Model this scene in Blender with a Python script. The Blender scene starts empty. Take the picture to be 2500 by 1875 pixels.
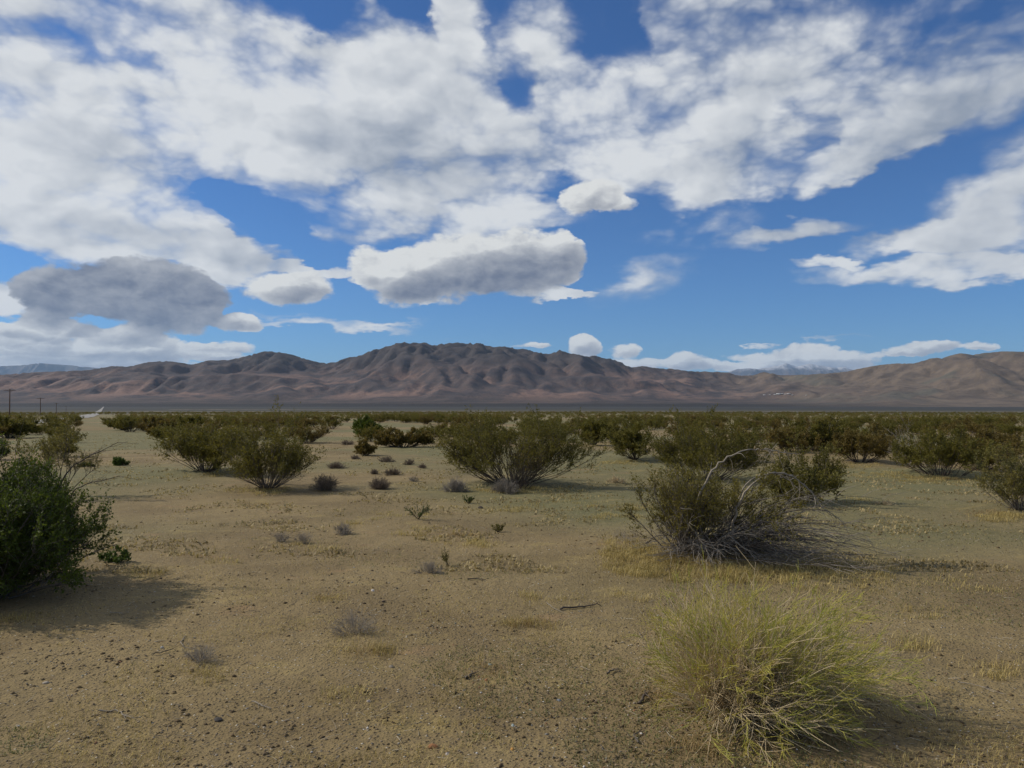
import bpy, math, random
import numpy as np
from mathutils import Vector

# ---------------------------------------------------------------- camera
SC = bpy.context.scene
COL = SC.collection
FPX, CXP, CYP, HOR = 1850.0, 1250.0, 937.5, 988.0     # photo pixels (2500 x 1875)
CAMZ = 1.7
PITCH = math.atan((HOR - CYP) / FPX)
cam_data = bpy.data.cameras.new('camera')
cam_data.sensor_width = 36.0
cam_data.lens = FPX / 2500.0 * 36.0
cam_data.clip_start = 0.05
cam_data.clip_end = 200000.0
cam = bpy.data.objects.new('camera', cam_data)
COL.objects.link(cam)
cam.location = (0, 0, CAMZ)
cam.rotation_euler = (math.pi / 2 + PITCH, 0, 0)
SC.camera = cam

# ---------------------------------------------------------------- light
SUN_EL, SUN_AZ = math.radians(35), math.radians(-77)   # azimuth from +Y towards +X
sun_dir = Vector((math.sin(SUN_AZ) * math.cos(SUN_EL), math.cos(SUN_AZ) * math.cos(SUN_EL), math.sin(SUN_EL)))
sl = bpy.data.lights.new('sun', 'SUN')
sl.energy = 3.5
sl.angle = math.radians(0.55)
sl.color = (1.0, 0.93, 0.82)
sun = bpy.data.objects.new('sun', sl)
COL.objects.link(sun)
sun.rotation_euler = (-sun_dir).to_track_quat('-Z', 'Y').to_euler()
sun.location = (-20, 5, 30)

SC.view_settings.view_transform = 'Standard'
SC.view_settings.look = 'None'
SC.view_settings.exposure = 0.0
SC.view_settings.gamma = 1.0
SC.view_settings.use_curve_mapping = False
SC.render.engine = 'CYCLES'
SC.cycles.max_bounces = 6
SC.cycles.diffuse_bounces = 2
SC.cycles.glossy_bounces = 1
SC.cycles.transmission_bounces = 2
SC.cycles.transparent_max_bounces = 8
SC.cycles.volume_bounces = 1
SC.cycles.use_denoising = True

def pix_azel(px, py):
    """direction of a point of the view as azimuth and elevation (radians)"""
    u, v = (px - CXP) / FPX, (CYP - py) / FPX
    y = math.cos(PITCH) - v * math.sin(PITCH)
    z = math.sin(PITCH) + v * math.cos(PITCH)
    return math.atan2(u, y), math.atan2(z, math.hypot(u, y))

# ---------------------------------------------------------------- sky (world)
W = bpy.data.worlds.new('World')
SC.world = W
W.use_nodes = True
nt = W.node_tree
nt.nodes.clear()
N, L = nt.nodes, nt.links

def nd(t, **kw):
    n = N.new(t)
    for k, v in kw.items():
        setattr(n, k, v)
    return n

def plug(sock, val):
    if isinstance(val, bpy.types.NodeSocket):
        L.new(val, sock)
    elif val is not None:
        sock.default_value = val

def mth(op, a, b=None, c=None, clamp=False):
    n = nd('ShaderNodeMath', operation=op, use_clamp=clamp)
    plug(n.inputs[0], a)
    plug(n.inputs[1], b)
    plug(n.inputs[2], c)
    return n.outputs[0]

def vmth(op, a, b=None, c=None):
    n = nd('ShaderNodeVectorMath', operation=op)
    plug(n.inputs[0], a)
    plug(n.inputs[1], b)
    plug(n.inputs[2], c)
    return n.outputs['Value'] if op in ('DOT_PRODUCT', 'LENGTH') else n.outputs[0]

def smooth(x, a, b, lo=0.0, hi=1.0):
    n = nd('ShaderNodeMapRange', interpolation_type='SMOOTHSTEP')
    plug(n.inputs[0], x)
    plug(n.inputs[1], a)
    plug(n.inputs[2], b)
    plug(n.inputs[3], lo)
    plug(n.inputs[4], hi)
    return n.outputs[0]

def noise(vec, scale, detail=5, rough=0.55, dist=0.0):
    n = nd('ShaderNodeTexNoise')
    n.noise_dimensions = '2D'
    plug(n.inputs['Vector'], vec)
    n.inputs['Scale'].default_value = scale
    n.inputs['Detail'].default_value = detail
    n.inputs['Roughness'].default_value = rough
    n.inputs['Distortion'].default_value = dist
    return n

def puffs(vec, scale, detail, rough, offset=None):
    """rounded billows: raised in the middle of each cell, creased between"""
    n = nd('ShaderNodeTexVoronoi', voronoi_dimensions='2D', feature='F1', normalize=True)
    if offset is not None:
        vec = vmth('ADD', vec, offset)
    plug(n.inputs['Vector'], vec)
    n.inputs['Scale'].default_value = scale
    n.inputs['Detail'].default_value = detail
    n.inputs['Roughness'].default_value = rough
    n.inputs['Lacunarity'].default_value = 2.2
    return mth('SUBTRACT', 1.0, n.outputs['Distance'])

def mixc(f, a, b):
    n = nd('ShaderNodeMix', data_type='RGBA')
    plug(n.inputs[0], f)
    plug(n.inputs[6], a)
    plug(n.inputs[7], b)
    return n.outputs[2]

tc = nd('ShaderNodeTexCoord')
D = tc.outputs['Generated']
sx = nd('ShaderNodeSeparateXYZ')
L.new(D, sx.inputs[0])
X, Y, Z = sx.outputs
az = mth('ARCTAN2', X, Y)
el = mth('ARCSINE', Z)
cb = nd('ShaderNodeCombineXYZ')
L.new(az, cb.inputs[0])
L.new(el, cb.inputs[1])
P = cb.outputs[0]
# cloud-deck coordinates: where the ray meets a level layer
zz = mth('ADD', mth('MAXIMUM', Z, 0.0), 0.17)
cq = nd('ShaderNodeCombineXYZ')
L.new(mth('DIVIDE', X, zz), cq.inputs[0])
L.new(mth('DIVIDE', Y, zz), cq.inputs[1])
Q = cq.outputs[0]
# puffy coordinates for the cumulus
P2 = vmth('MULTIPLY', P, (1.0, 1.7, 1.0))

def warp(base, nvec, scale, amt, detail=4):
    n = noise(nvec, scale, detail, 0.6)
    return vmth('MULTIPLY_ADD', vmth('SUBTRACT', n.outputs['Color'], (0.5, 0.5, 0.5)), amt, base)

S = 1.13016    # the overview I measured the clouds on is 2212 px wide

def field(Pin, blobs, box, shade=False):
    """sum of soft elliptical cloud cores; only those that reach the sector box are built"""
    acc, sh = 0.0, 0.0
    a0, a1, e0, e1 = box
    for cx, cy, rx, ry, rot, w in blobs:
        a, e = pix_azel(cx * S, cy * S)
        rx_, ry_ = rx * S / FPX, ry * S / FPX
        ex = max(rx_, ry_) if abs(rot) > 15 else rx_
        ey = (max(rx_, ry_) * .8 if abs(rot) > 15 else ry_ + rx_ * abs(math.sin(math.radians(rot))))
        if a + ex < a0 - .06 or a - ex > a1 + .06 or e + ey < e0 - .045 or e - ey > e1 + .045:
            continue
        if abs(rot) < 1:
            v = vmth('MULTIPLY_ADD', Pin, (1 / rx_, 1 / ry_, 0), (-a / rx_, -e / ry_, 0))
        else:
            m = nd('ShaderNodeMapping', vector_type='TEXTURE')
            L.new(Pin, m.inputs[0])
            m.inputs[1].default_value = (a, e, 0)
            m.inputs[2].default_value = (0, 0, math.radians(rot))
            m.inputs[3].default_value = (rx_, ry_, 1)
            v = m.outputs[0]
        f = mth('SUBTRACT', 1.0, vmth('DOT_PRODUCT', v, v), clamp=True)
        acc = mth('MULTIPLY_ADD', f, w, acc)
        if shade:
            sh = mth('MULTIPLY_ADD', mth('MULTIPLY', f, w), vmth('DOT_PRODUCT', v, (-.45, .9, 0)), sh)
    return (acc, sh) if shade else acc

# --- A: the high broken deck
A = [  # x, y, rx, ry, rot(deg, ccw), weight
 (180, 60, 420, 150, 0, 1.0), (480, 60, 230, 100, 0, .6), (60, 260, 260, 140, 0, 1.0), (330, 290, 260, 110, 0, .9), (480, 190, 120, 90, 0, .5),
 (620, 190, 170, 120, 0, .9), (640, 330, 260, 110, -10, .9), (880, 190, 230, 150, 0, 1.0), (960, 330, 300, 110, 0, .9),
 (1170, 110, 110, 130, 10, .9), (1290, 210, 130, 120, 0, .8), (1180, 300, 200, 110, 0, .8), (1000, 30, 60, 90, 0, .8),
 (1530, 90, 220, 200, 25, .95), (1480, 250, 200, 140, 0, .8), (1350, 330, 170, 90, 0, .7), (1560, 350, 170, 110, 0, .95),
 (1000, 420, 260, 60, 0, .6), (820, 470, 190, 70, 8, .75), (1060, 480, 240, 45, 8, .55), (620, 400, 110, 60, -30, .7),
 (60, 400, 300, 80, 0, .9), (300, 450, 220, 75, -14, .8), (190, 500, 340, 78, -6, 1.0), (470, 545, 220, 45, -10, .95), (660, 575, 130, 20, 0, .8),
 (790, 10, 40, 40, 0, .5),
 (2120, 200, 230, 80, 12, .75), (2200, 110, 140, 80, 0, .6), (1960, 190, 160, 70, 30, .45), (1800, 100, 150, 90, 40, .35),
 (1862, 265, 50, 90, 0, .95), (1770, 375, 90, 50, 20, .85), (1950, 315, 150, 45, 20, .8), (1850, 360, 120, 35, 15, .55), (1640, 390, 80, 60, 10, .7), (1500, 420, 130, 42, 10, .7), (1340, 400, 110, 50, 0, .55),
 (2170, 440, 190, 110, 35, .8), (1930, 515, 110, 26, 5, .55), (2050, 500, 130, 40, 0, .55),
 (1680, 512, 170, 24, 4, .6), (1500, 490, 140, 45, 0, .35), (2110, 582, 340, 34, -2, 1.1), (1790, 563, 75, 13, 3, .8),
 (1400, 600, 140, 40, 15, .25),
 (1175, 628, 125, 15, -1, .9), (740, 704, 190, 14, 1, .7), (1000, 725, 75, 8, 0, .7), (580, 680, 100, 12, 0, .6), (20, 640, 100, 38, 0, 1.1),
 (1750, 745, 150, 6, 0, .45), (480, 600, 60, 20, 0, .3),
 # gaps
 (60, 575, 70, 30, 0, -.6), (250, 590, 40, 14, 0, -.5), (550, 650, 120, 40, 0, -.5),
 (700, 40, 120, 60, 0, -.45), (900, 25, 60, 50, 0, -.35), (1105, 170, 46, 90, 0, -.48), (1345, 90, 46, 120, 8, -.46), (830, 120, 40, 40, 0, -.2), (1780, 200, 190, 190, 35, .46), (2010, 110, 270, 150, 10, .46), (1930, 250, 200, 100, 20, .25), (1680, 60, 160, 120, 0, .35), (1700, 330, 60, 60, 0, .25), (1400, 20, 120, 60, 0, .3), (1040, 120, 80, 120, 0, .25), (1340, 180, 60, 90, 0, .3), (160, 165, 120, 60, -30, -.55), (350, 170, 120, 60, 0, -.45), (470, 240, 50, 60, 0, -.45),
 (430, 350, 120, 60, 0, .5), (500, 445, 90, 38, -25, -.8), (650, 520, 100, 36, -28, -.8), (760, 545, 60, 14, 0, -.4), (1200, 410, 110, 35, 0, -.4), (1890, 20, 90, 60, 20, -.35), (250, 395, 90, 18, 0, -.5), (1640, 250, 60, 60, 0, -.2),
]
# --- B: the low cumulus
B = [
 (875, 602, 105, 66, 0, 1.1), (980, 580, 190, 80, 6, 1.1), (1130, 565, 150, 80, 6, 1.1), (800, 570, 60, 50, 0, .7), (1210, 560, 60, 70, 0, .6),
 (600, 624, 85, 36, 5, 1.0), (665, 625, 66, 40, 0, 1.0),
 (140, 628, 88, 58, 0, 1.4), (325, 632, 140, 76, 0, 1.5), (375, 682, 95, 46, 0, 1.3), (450, 640, 52, 34, 0, .9), (235, 655, 50, 36, 0, .5),
 (516, 698, 58, 22, 0, 1.2), (105, 690, 52, 26, 0, 1.1), (60, 712, 48, 20, 0, .9), (18, 725, 50, 24, 0, .9), (110, 728, 52, 22, 0, .9), (168, 712, 44, 19, 0, .9), (215, 735, 48, 22, 0, .9), (285, 728, 62, 25, 0, 1.0), (345, 745, 46, 20, 0, .9), (50, 755, 70, 22, 0, .9), (145, 762, 80, 22, 0, .9), (250, 763, 80, 20, 0, .9), (345, 768, 66, 17, 0, .9), (425, 755, 46, 17, 0, .9), (500, 750, 50, 16, 0, .9), (465, 770, 80, 13, 0, .9), (170, 786, 260, 16, 0, .9),
 (1275, 425, 80, 42, 12, 1.1), (1330, 440, 60, 25, 0, .6),
 (1262, 748, 42, 30, 0, 1.3), (1345, 758, 44, 16, 0, .9), (1300, 780, 70, 18, 0, .6), (1390, 785, 60, 18, 0, .7), (1485, 780, 50, 26, 0, 1.0), (1540, 790, 70, 14, 0, .7), (1600, 768, 50, 10, 0, .6), (1680, 780, 80, 24, 0, .9), (1755, 768, 70, 30, 0, 1.1), (1815, 780, 80, 26, 0, 1.0), (1730, 795, 160, 12, 0, .7),
 (1990, 753, 75, 17, 4, 1.1), (1940, 765, 60, 8, 0, .6), (2112, 750, 34, 8, 0, .8), (1150, 745, 50, 8, 0, .5),
]
# --- G: grey, shaded bellies
G = [
 (830, 320, 210, 90, -10, .9), (640, 290, 120, 60, 0, .5), (240, 330, 220, 70, -8, .55), (330, 520, 300, 45, -4, .6), (190, 460, 220, 30, -5, .35), (1120, 330, 170, 70, 0, .4),
 (1560, 360, 120, 70, 10, .8), (1000, 605, 190, 62, 5, 1.3), (1130, 580, 160, 70, 5, 1.7), (860, 630, 100, 35, 0, .5),
 (230, 775, 260, 20, 0, .5), (650, 640, 110, 22, 0, .3), (1780, 790, 130, 18, 0, .6), (1500, 795, 90, 14, 0, .4), (30, 705, 40, 22, 0, .8), (200, 722, 50, 16, 0, .9), (330, 768, 50, 14, 0, .7), (110, 752, 70, 9, 0, .8), (60, 780, 80, 9, 0, .7),
 (1650, 200, 190, 150, 20, .6), (1560, 60, 200, 90, 0, .4), (2080, 190, 290, 150, 10, .75), (1950, 330, 260, 90, 10, .7), (2120, 440, 220, 100, 20, .7), (1750, 500, 260, 40, 0, .8), (150, 20, 300, 60, 0, .35), (1300, 40, 60, 60, 0, .3),
]
sky = nd('ShaderNodeTexSky')
sky.sky_type = 'NISHITA'
sky.sun_disc = False
sky.sun_elevation = SUN_EL
sky.sun_rotation = SUN_AZ
sky.altitude = 700
sky.air_density = 1.0
sky.dust_density = 0.25
sky.ozone_density = 2.0
SKY_STRENGTH = 0.075
skyc = vmth('MULTIPLY', sky.outputs[0], (.44, .80, 1.26))

LS = 1.0 / SKY_STRENGTH
def lum(r, g, b):
    return (r * LS, g * LS, b * LS, 1)

GB = [(140, 625, 130, 85, 0, 2.6), (330, 635, 190, 100, 0, 2.8), (400, 660, 120, 70, 0, 1.4)]   # the dark low cloud
PA = warp(P, Q, 2.2, (0.085, 0.06, 0))
PA = warp(PA, P2, 26.0, (0.022, 0.016, 0), 4)
PB = warp(P, P2, 20.0, (0.024, 0.016, 0), 4)
up = smooth(el, -.01, .012)
W1 = warp(P2, P2, 7.0, (.050, .050, 0), 4)
W2 = warp(P2, P2, 16.0, (.024, .024, 0), 4)
nQ = noise(Q, 1.9, 6, .55, .35).outputs['Fac']
nP = puffs(W1, 9.0, 3, .50)
nP2 = puffs(W1, 9.0, 2, .50, (-.016, .024, 0))
nA = mth('ADD', mth('MULTIPLY', nQ, .55), mth('MULTIPLY', nP, .45))
nB = puffs(W2, 17.0, 4, .55)
nB2 = puffs(W2, 17.0, 3, .52, (-.009, .015, 0))
nLow = noise(Q, 1.3, 3, .5, .2).outputs['Fac']
reliefA = mth('MULTIPLY', mth('SUBTRACT', nP, nP2), 1.5)
reliefB = mth('MULTIPLY', mth('SUBTRACT', nB, nB2), 1.9)

def deck(f, g, relief=True):
    """colour and cover of the high deck from its thickness f and its greyness g"""
    amp = mth('MULTIPLY', smooth(f, -.02, .30), 3.6)
    a = mth('MULTIPLY_ADD', mth('SUBTRACT', nA, .605), amp, mth('MINIMUM', f, .88))
    alpha = smooth(a, -.02, .90, 0, .97)
    sh = mth('ADD', mth('MULTIPLY', g, .62), mth('MULTIPLY', smooth(nLow, .40, .66), .30))
    sh = mth('SUBTRACT', sh, reliefA if relief else 0.0, clamp=True)
    sh = mth('ADD', sh, smooth(alpha, .3, .96, .30, 0.0), clamp=True)
    col = mixc(sh, lum(.73, .75, .765), lum(.30, .345, .42))
    return alpha, col

def full(box):
    fA = field(PA, A, box)
    fB, sB = field(PB, B, box, True)
    fG = field(PB, G, box)
    alA, colA = deck(fA, fG)
    fG = mth('ADD', fG, field(PB, GB, box))
    aB = mth('MULTIPLY_ADD', mth('SUBTRACT', nB, .62), mth('MULTIPLY', smooth(fB, 0.0, .25), smooth(el, .05, .2, 2.0, 1.7)), fB)
    alB = smooth(aB, .20, .66, 0, 1)
    sh = mth('ADD', mth('MULTIPLY', fG, .40), mth('MULTIPLY', smooth(aB, .5, 1.2, 0, 1), .10))
    sh = mth('SUBTRACT', sh, mth('MULTIPLY', sB, .80), clamp=True)
    # gentle shoulder, so that the dark bellies keep their modelling
    sh = mth('DIVIDE', mth('MULTIPLY', sh, 1.36), mth('ADD', sh, .62))
    sh = mth('SUBTRACT', sh, mth('MULTIPLY', reliefB, mth('MULTIPLY_ADD', sh, -.15, .55)), clamp=True)
    ramp = nd('ShaderNodeValToRGB')
    r = ramp.color_ramp
    r.elements[0].position, r.elements[0].color = 0.0, (.74, .75, .74, 1)
    r.elements[1].position, r.elements[1].color = 1.0, (.150, .178, .25, 1)
    e = r.elements.new(.5)
    e.color = (.40, .42, .46, 1)
    L.new(sh, ramp.inputs[0])
    c = nd('ShaderNodeVectorMath', operation='SCALE')
    L.new(ramp.outputs[0], c.inputs[0])
    c.inputs[3].default_value = LS
    colB = mixc(smooth(el, .0, .13, .24, 0), c.outputs[0], lum(.33, .45, .60))
    c1 = mixc(mth('MULTIPLY', alA, up), skyc, colA)
    return mixc(mth('MULTIPLY', alB, up), c1, colB)

def bgnode(c):
    bg = nd('ShaderNodeBackground')
    bg.inputs[1].default_value = SKY_STRENGTH
    L.new(c, bg.inputs[0])
    return bg.outputs[0]

def switch(f, lo, hi):
    m = nd('ShaderNodeMixShader')
    L.new(f, m.inputs[0])
    L.new(lo, m.inputs[1])
    L.new(hi, m.inputs[2])
    return m.outputs[0]


IN = ('PA', 'PB', 'up', 'nA', 'nLow', 'reliefA', 'nB', 'reliefB', 'sky', 'el')
def sector(box, idx):
    """one sector of the cloudy sky as a node group, so that a ray pays only for the clouds near it"""
    global N, L, nA, nLow, reliefA, nB, reliefB, PA, PB, up, skyc, el
    keep = (N, L, nA, nLow, reliefA, nB, reliefB, PA, PB, up, skyc, el)
    g = bpy.data.node_groups.new('sky_sector', 'ShaderNodeTree')
    for k in IN:
        g.interface.new_socket(k, in_out='INPUT', socket_type='NodeSocketVector' if k in ('PA', 'PB') else 'NodeSocketColor' if k == 'sky' else 'NodeSocketFloat')
    g.interface.new_socket('out', in_out='OUTPUT', socket_type='NodeSocketShader')
    N, L = g.nodes, g.links
    gi = N.new('NodeGroupInput').outputs
    PA, PB, up, nA, nLow, reliefA, nB, reliefB, skyc, el = [gi[k] for k in IN]
    c = full(box)
    go = N.new('NodeGroupOutput')
    L.new(bgnode(c), go.inputs[0])
    N, L, nA, nLow, reliefA, nB, reliefB, PA, PB, up, skyc, el = keep
    gn = N.new('ShaderNodeGroup')
    gn.node_tree = g
    for k, v in zip(IN, (PA, PB, up, nA, nLow, reliefA, nB, reliefB, skyc, el)):
        L.new(v, gn.inputs[k])
    return gn.outputs[0]

# the sky outside the view carries on with the same broken deck
gen = smooth(nLow, .36, .60, -.3, 1.15)
gen = mth('MULTIPLY', gen, smooth(el, 0.05, 0.25, 0, 1))
alG, colG = deck(gen, smooth(nQ, .40, .65, .1, .7), False)
outside = bgnode(mixc(mth('MULTIPLY', alG, up), skyc, colG))
AZ = [-.80, -.42, -.21, 0.0, .21, .42, .80]
EL = [-.05, .165, .62]
def column(i):
    lo = sector((AZ[i], AZ[i + 1], EL[0], EL[1]), i)
    hi = sector((AZ[i], AZ[i + 1], EL[1], EL[2]), i)
    return switch(mth('GREATER_THAN', el, EL[1]), lo, hi)
cols = [column(i) for i in range(6)]
left = switch(mth('GREATER_THAN', az, AZ[1]), cols[0], switch(mth('GREATER_THAN', az, AZ[2]), cols[1], cols[2]))
right = switch(mth('GREATER_THAN', az, AZ[4]), cols[3], switch(mth('GREATER_THAN', az, AZ[5]), cols[4], cols[5]))
view = switch(mth('GREATER_THAN', az, 0.0), left, right)
inside = mth('MULTIPLY', smooth(mth('ABSOLUTE', az), .70, .80, 1, 0), smooth(el, .52, .62, 1, 0))
out = nd('ShaderNodeOutputWorld')
L.new(switch(inside, outside, view), out.inputs[0])
W.cycles.sampling_method = 'MANUAL'
W.cycles.sample_map_resolution = 256

# ================================================================ helpers
RNG = np.random.default_rng(7)

def perlin(x, y, seed=0):
    x = np.asarray(x, float); y = np.asarray(y, float)
    xi = np.floor(x).astype(np.int64); yi = np.floor(y).astype(np.int64)
    xf = x - xi; yf = y - yi
    def g(ix, iy, dx, dy):
        h = (ix * 374761393 + iy * 668265263 + seed * 982451653) & 0xFFFFFFFF
        h = ((h ^ (h >> 13)) * 1274126177) & 0xFFFFFFFF
        h = h ^ (h >> 16)
        a = (h & 0xFFFF) * (2 * math.pi / 65536)
        return np.cos(a) * dx + np.sin(a) * dy
    u = xf * xf * xf * (xf * (xf * 6 - 15) + 10)
    v = yf * yf * yf * (yf * (yf * 6 - 15) + 10)
    n00 = g(xi, yi, xf, yf); n10 = g(xi + 1, yi, xf - 1, yf)
    n01 = g(xi, yi + 1, xf, yf - 1); n11 = g(xi + 1, yi + 1, xf - 1, yf - 1)
    return 1.41 * ((n00 * (1 - u) + n10 * u) * (1 - v) + (n01 * (1 - u) + n11 * u) * v)

def fbm(x, y, oct=5, seed=0, gain=.5, ridged=False):
    s, a, t = 0, 1.0, 0
    for k in range(oct):
        n = perlin(x * 2 ** k, y * 2 ** k, seed + k * 17)
        if ridged:
            n = 1 - 2 * np.abs(n)
        s = s + a * n; t += a; a *= gain
    return s / t

def sstep(x, a, b):
    t = np.clip((x - a) / (b - a), 0, 1)
    return t * t * (3 - 2 * t)

def new_mesh(name, V, F, mat, parent=None, smooth_=False, loc=None, mats=None, midx=None):
    """V (n,3) array, F (m,3|4) array or list of such arrays -> one linked mesh object"""
    me = bpy.data.meshes.new(name)
    Fs = F if isinstance(F, list) else [F]
    Fs = [np.asarray(f, np.int32) for f in Fs if len(f)]
    V = np.asarray(V, np.float32)
    me.vertices.add(len(V)); me.vertices.foreach_set('co', V.ravel())
    tot = np.concatenate([np.full(len(f), f.shape[1], np.int32) for f in Fs])
    idx = np.concatenate([f.ravel() for f in Fs])
    me.loops.add(len(idx)); me.loops.foreach_set('vertex_index', idx)
    me.polygons.add(len(tot))
    st = np.zeros(len(tot), np.int32); st[1:] = np.cumsum(tot)[:-1]
    me.polygons.foreach_set('loop_start', st)
    if midx is not None:
        me.polygons.foreach_set('material_index', np.asarray(midx, np.int32))
    if smooth_:
        me.polygons.foreach_set('use_smooth', np.ones(len(tot), bool))
    me.update(calc_edges=True)
    for m in (mats or [mat]):
        me.materials.append(m)
    o = bpy.data.objects.new(name, me)
    COL.objects.link(o)
    if parent is not None:
        o.parent = parent
    if loc is not None:
        o.location = loc
    return o

def tag(o, label=None, cat=None, group=None, kind=None):
    for k, v in (('label', label), ('category', cat), ('group', group), ('kind', kind)):
        if v:
            o[k] = v
    return o

def grid_faces(nr, nc, wrap=False):
    r = np.arange(nr - 1)[:, None]; c = np.arange(nc if wrap else nc - 1)[None, :]
    c2 = (c + 1) % nc
    return np.stack([r * nc + c, r * nc + c2, (r + 1) * nc + c2, (r + 1) * nc + c], -1).reshape(-1, 4)

# ---------------------------------------------------------------- material helper
class Mat:
    """small wrapper so that a node material reads as a few lines"""
    def __init__(self, name):
        self.m = bpy.data.materials.new(name)
        self.m.use_nodes = True
        self.t = self.m.node_tree
        self.n, self.l = self.t.nodes, self.t.links
        self.b = self.n['Principled BSDF']
        self.b.inputs['Specular IOR Level'].default_value = 0.25
        self.b.inputs['Roughness'].default_value = 0.9
        g = self.n.new('ShaderNodeNewGeometry')
        self.pos = g.outputs['Position']
        self.island = g.outputs['Random Per Island']
        self.normal = g.outputs['Normal']
        o = self.n.new('ShaderNodeObjectInfo')
        self.rnd = o.outputs['Random']
        tcn = self.n.new('ShaderNodeTexCoord')
        self.obj = tcn.outputs['Object']
    def put(self, sock, v):
        if isinstance(v, bpy.types.NodeSocket):
            self.l.new(v, sock)
        elif isinstance(v, (tuple, list)) and len(v) == 3 and sock.type == 'RGBA':
            sock.default_value = (*v, 1)
        elif v is not None:
            sock.default_value = v
    def math(self, op, a, b=None, c=None, clamp=False):
        n = self.n.new('ShaderNodeMath'); n.operation = op; n.use_clamp = clamp
        for i, v in enumerate((a, b, c)):
            self.put(n.inputs[i], v)
        return n.outputs[0]
    def noise(self, scale, detail=4, rough=.55, vec=None, stretch=None, dist=0, out='Fac'):
        v = vec or self.pos
        if stretch:
            mp = self.n.new('ShaderNodeVectorMath'); mp.operation = 'MULTIPLY'
            self.put(mp.inputs[0], v); mp.inputs[1].default_value = stretch
            v = mp.outputs[0]
        n = self.n.new('ShaderNodeTexNoise')
        self.put(n.inputs['Vector'], v)
        n.inputs['Scale'].default_value = scale
        n.inputs['Detail'].default_value = detail
        n.inputs['Roughness'].default_value = rough
        n.inputs['Distortion'].default_value = dist
        return n.outputs[out]
    def vor(self, scale, out='Distance', vec=None, rand=1.0):
        n = self.n.new('ShaderNodeTexVoronoi')
        self.put(n.inputs['Vector'], vec or self.pos)
        n.inputs['Scale'].default_value = scale
        n.inputs['Randomness'].default_value = rand
        return n.outputs[out]
    def step(self, x, a, b, lo=0., hi=1.):
        n = self.n.new('ShaderNodeMapRange'); n.interpolation_type = 'SMOOTHSTEP'
        for i, v in enumerate((x, a, b, lo, hi)):
            self.put(n.inputs[i], v)
        return n.outputs[0]
    def mix(self, f, a, b, mode='MIX'):
        n = self.n.new('ShaderNodeMix'); n.data_type = 'RGBA'; n.blend_type = mode
        self.put(n.inputs[0], f); self.put(n.inputs[6], a); self.put(n.inputs[7], b)
        return n.outputs[2]
    def xyz(self, v):
        n = self.n.new('ShaderNodeSeparateXYZ'); self.put(n.inputs[0], v)
        return n.outputs
    def length(self, v):
        n = self.n.new('ShaderNodeVectorMath'); n.operation = 'LENGTH'; self.put(n.inputs[0], v)
        return n.outputs['Value']
    def bump(self, h, strength=.5, dist=.02, prev=None):
        n = self.n.new('ShaderNodeBump')
        n.inputs['Strength'].default_value = strength
        n.inputs['Distance'].default_value = dist
        self.put(n.inputs['Height'], h)
        if prev is not None:
            self.put(n.inputs['Normal'], prev)
        return n.outputs[0]
    def set(self, color=None, normal=None, rough=None):
        if color is not None:
            self.put(self.b.inputs['Base Color'], color)
        if normal is not None:
            self.put(self.b.inputs['Normal'], normal)
        if rough is not None:
            self.put(self.b.inputs['Roughness'], rough)
        return self.m

# ================================================================ lie of the land
MOUNDS = []          # (x, y, radius, height) low sand mounds under the big shrubs

def ground_base(x, y):
    r = np.hypot(x, y)
    z = -15.0 * (1 - np.exp(-r / 1500.0))
    z = z + .10 * fbm(x / 14, y / 14, 3, 3) * sstep(r, 2, 12)
    z = z + .35 * fbm(x / 60, y / 60, 3, 9) * sstep(r, 25, 120)
    z = z + .030 * fbm(x / 1.1, y / 1.1, 3, 5) + .045 * np.maximum(fbm(x / 2.6, y / 2.2, 2, 15), 0) * (1 - sstep(r, 40, 90))
    return z

def ground_z(x, y, fine=False):
    x = np.asarray(x, float); y = np.asarray(y, float)
    z = ground_base(x, y)
    for mx, my, mr, mh in MOUNDS:
        d2 = ((x - mx) ** 2 + (y - my) ** 2) / mr ** 2
        z = z + mh * np.exp(-d2 * 1.3)
    if fine:
        r = np.hypot(x, y)
        k = 1 - sstep(r, 12, 26)
        z = z + k * (.012 * fbm(x / .30, y / .30, 4, 21) * (1 + .8 * fbm(x / 2.2, y / 2.2, 2, 25)) + .0045 * fbm(x / .06, y / .06, 2, 31))
    return z

def ray(px, py):
    u, v = (px - CXP) / FPX, (CYP - py) / FPX
    y = math.cos(PITCH) - v * math.sin(PITCH)
    z = math.sin(PITCH) + v * math.cos(PITCH)
    return u / y, z / y          # x/y and z/y

def on_ground(px, py):
    """the point of the ground seen at photo pixel (px, py)"""
    a, b = ray(px, py)
    lo, hi = 1.0, 1.0
    while CAMZ + b * hi > float(ground_z(a * hi, hi)) and hi < 30000:
        lo, hi = hi, hi * 1.06
    for _ in range(30):
        m = (lo + hi) / 2
        if CAMZ + b * m > float(ground_z(a * m, m)):
            lo = m
        else:
            hi = m
    return Vector((a * hi, hi, float(ground_z(a * hi, hi))))

def px_size(p, n):
    """metres that n photo pixels span at the distance of p"""
    return n * p.y / FPX

for mx, my, mr, mh in ((1700, 1350, 1.35, .15), (640, 1190, 1.2, .10), (500, 1150, 1.3, .10), (1262, 1180, 1.5, .16),
                       (60, 1400, 1.1, .05), (2480, 1248, 1.0, .14), (2300, 1160, 1.6, .18), (2120, 1128, 1.6, .14), (1560, 1120, 1.4, .12),
                       (1990, 1600, .7, .03), (2030, 1020, 5.0, .5), (2180, 1020, 4.0, .4), (1250, 1660, .5, .03), (350, 1600, .6, .02)):
    p = on_ground(mx, my)
    MOUNDS.append((p.x, p.y, mr, mh))

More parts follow.
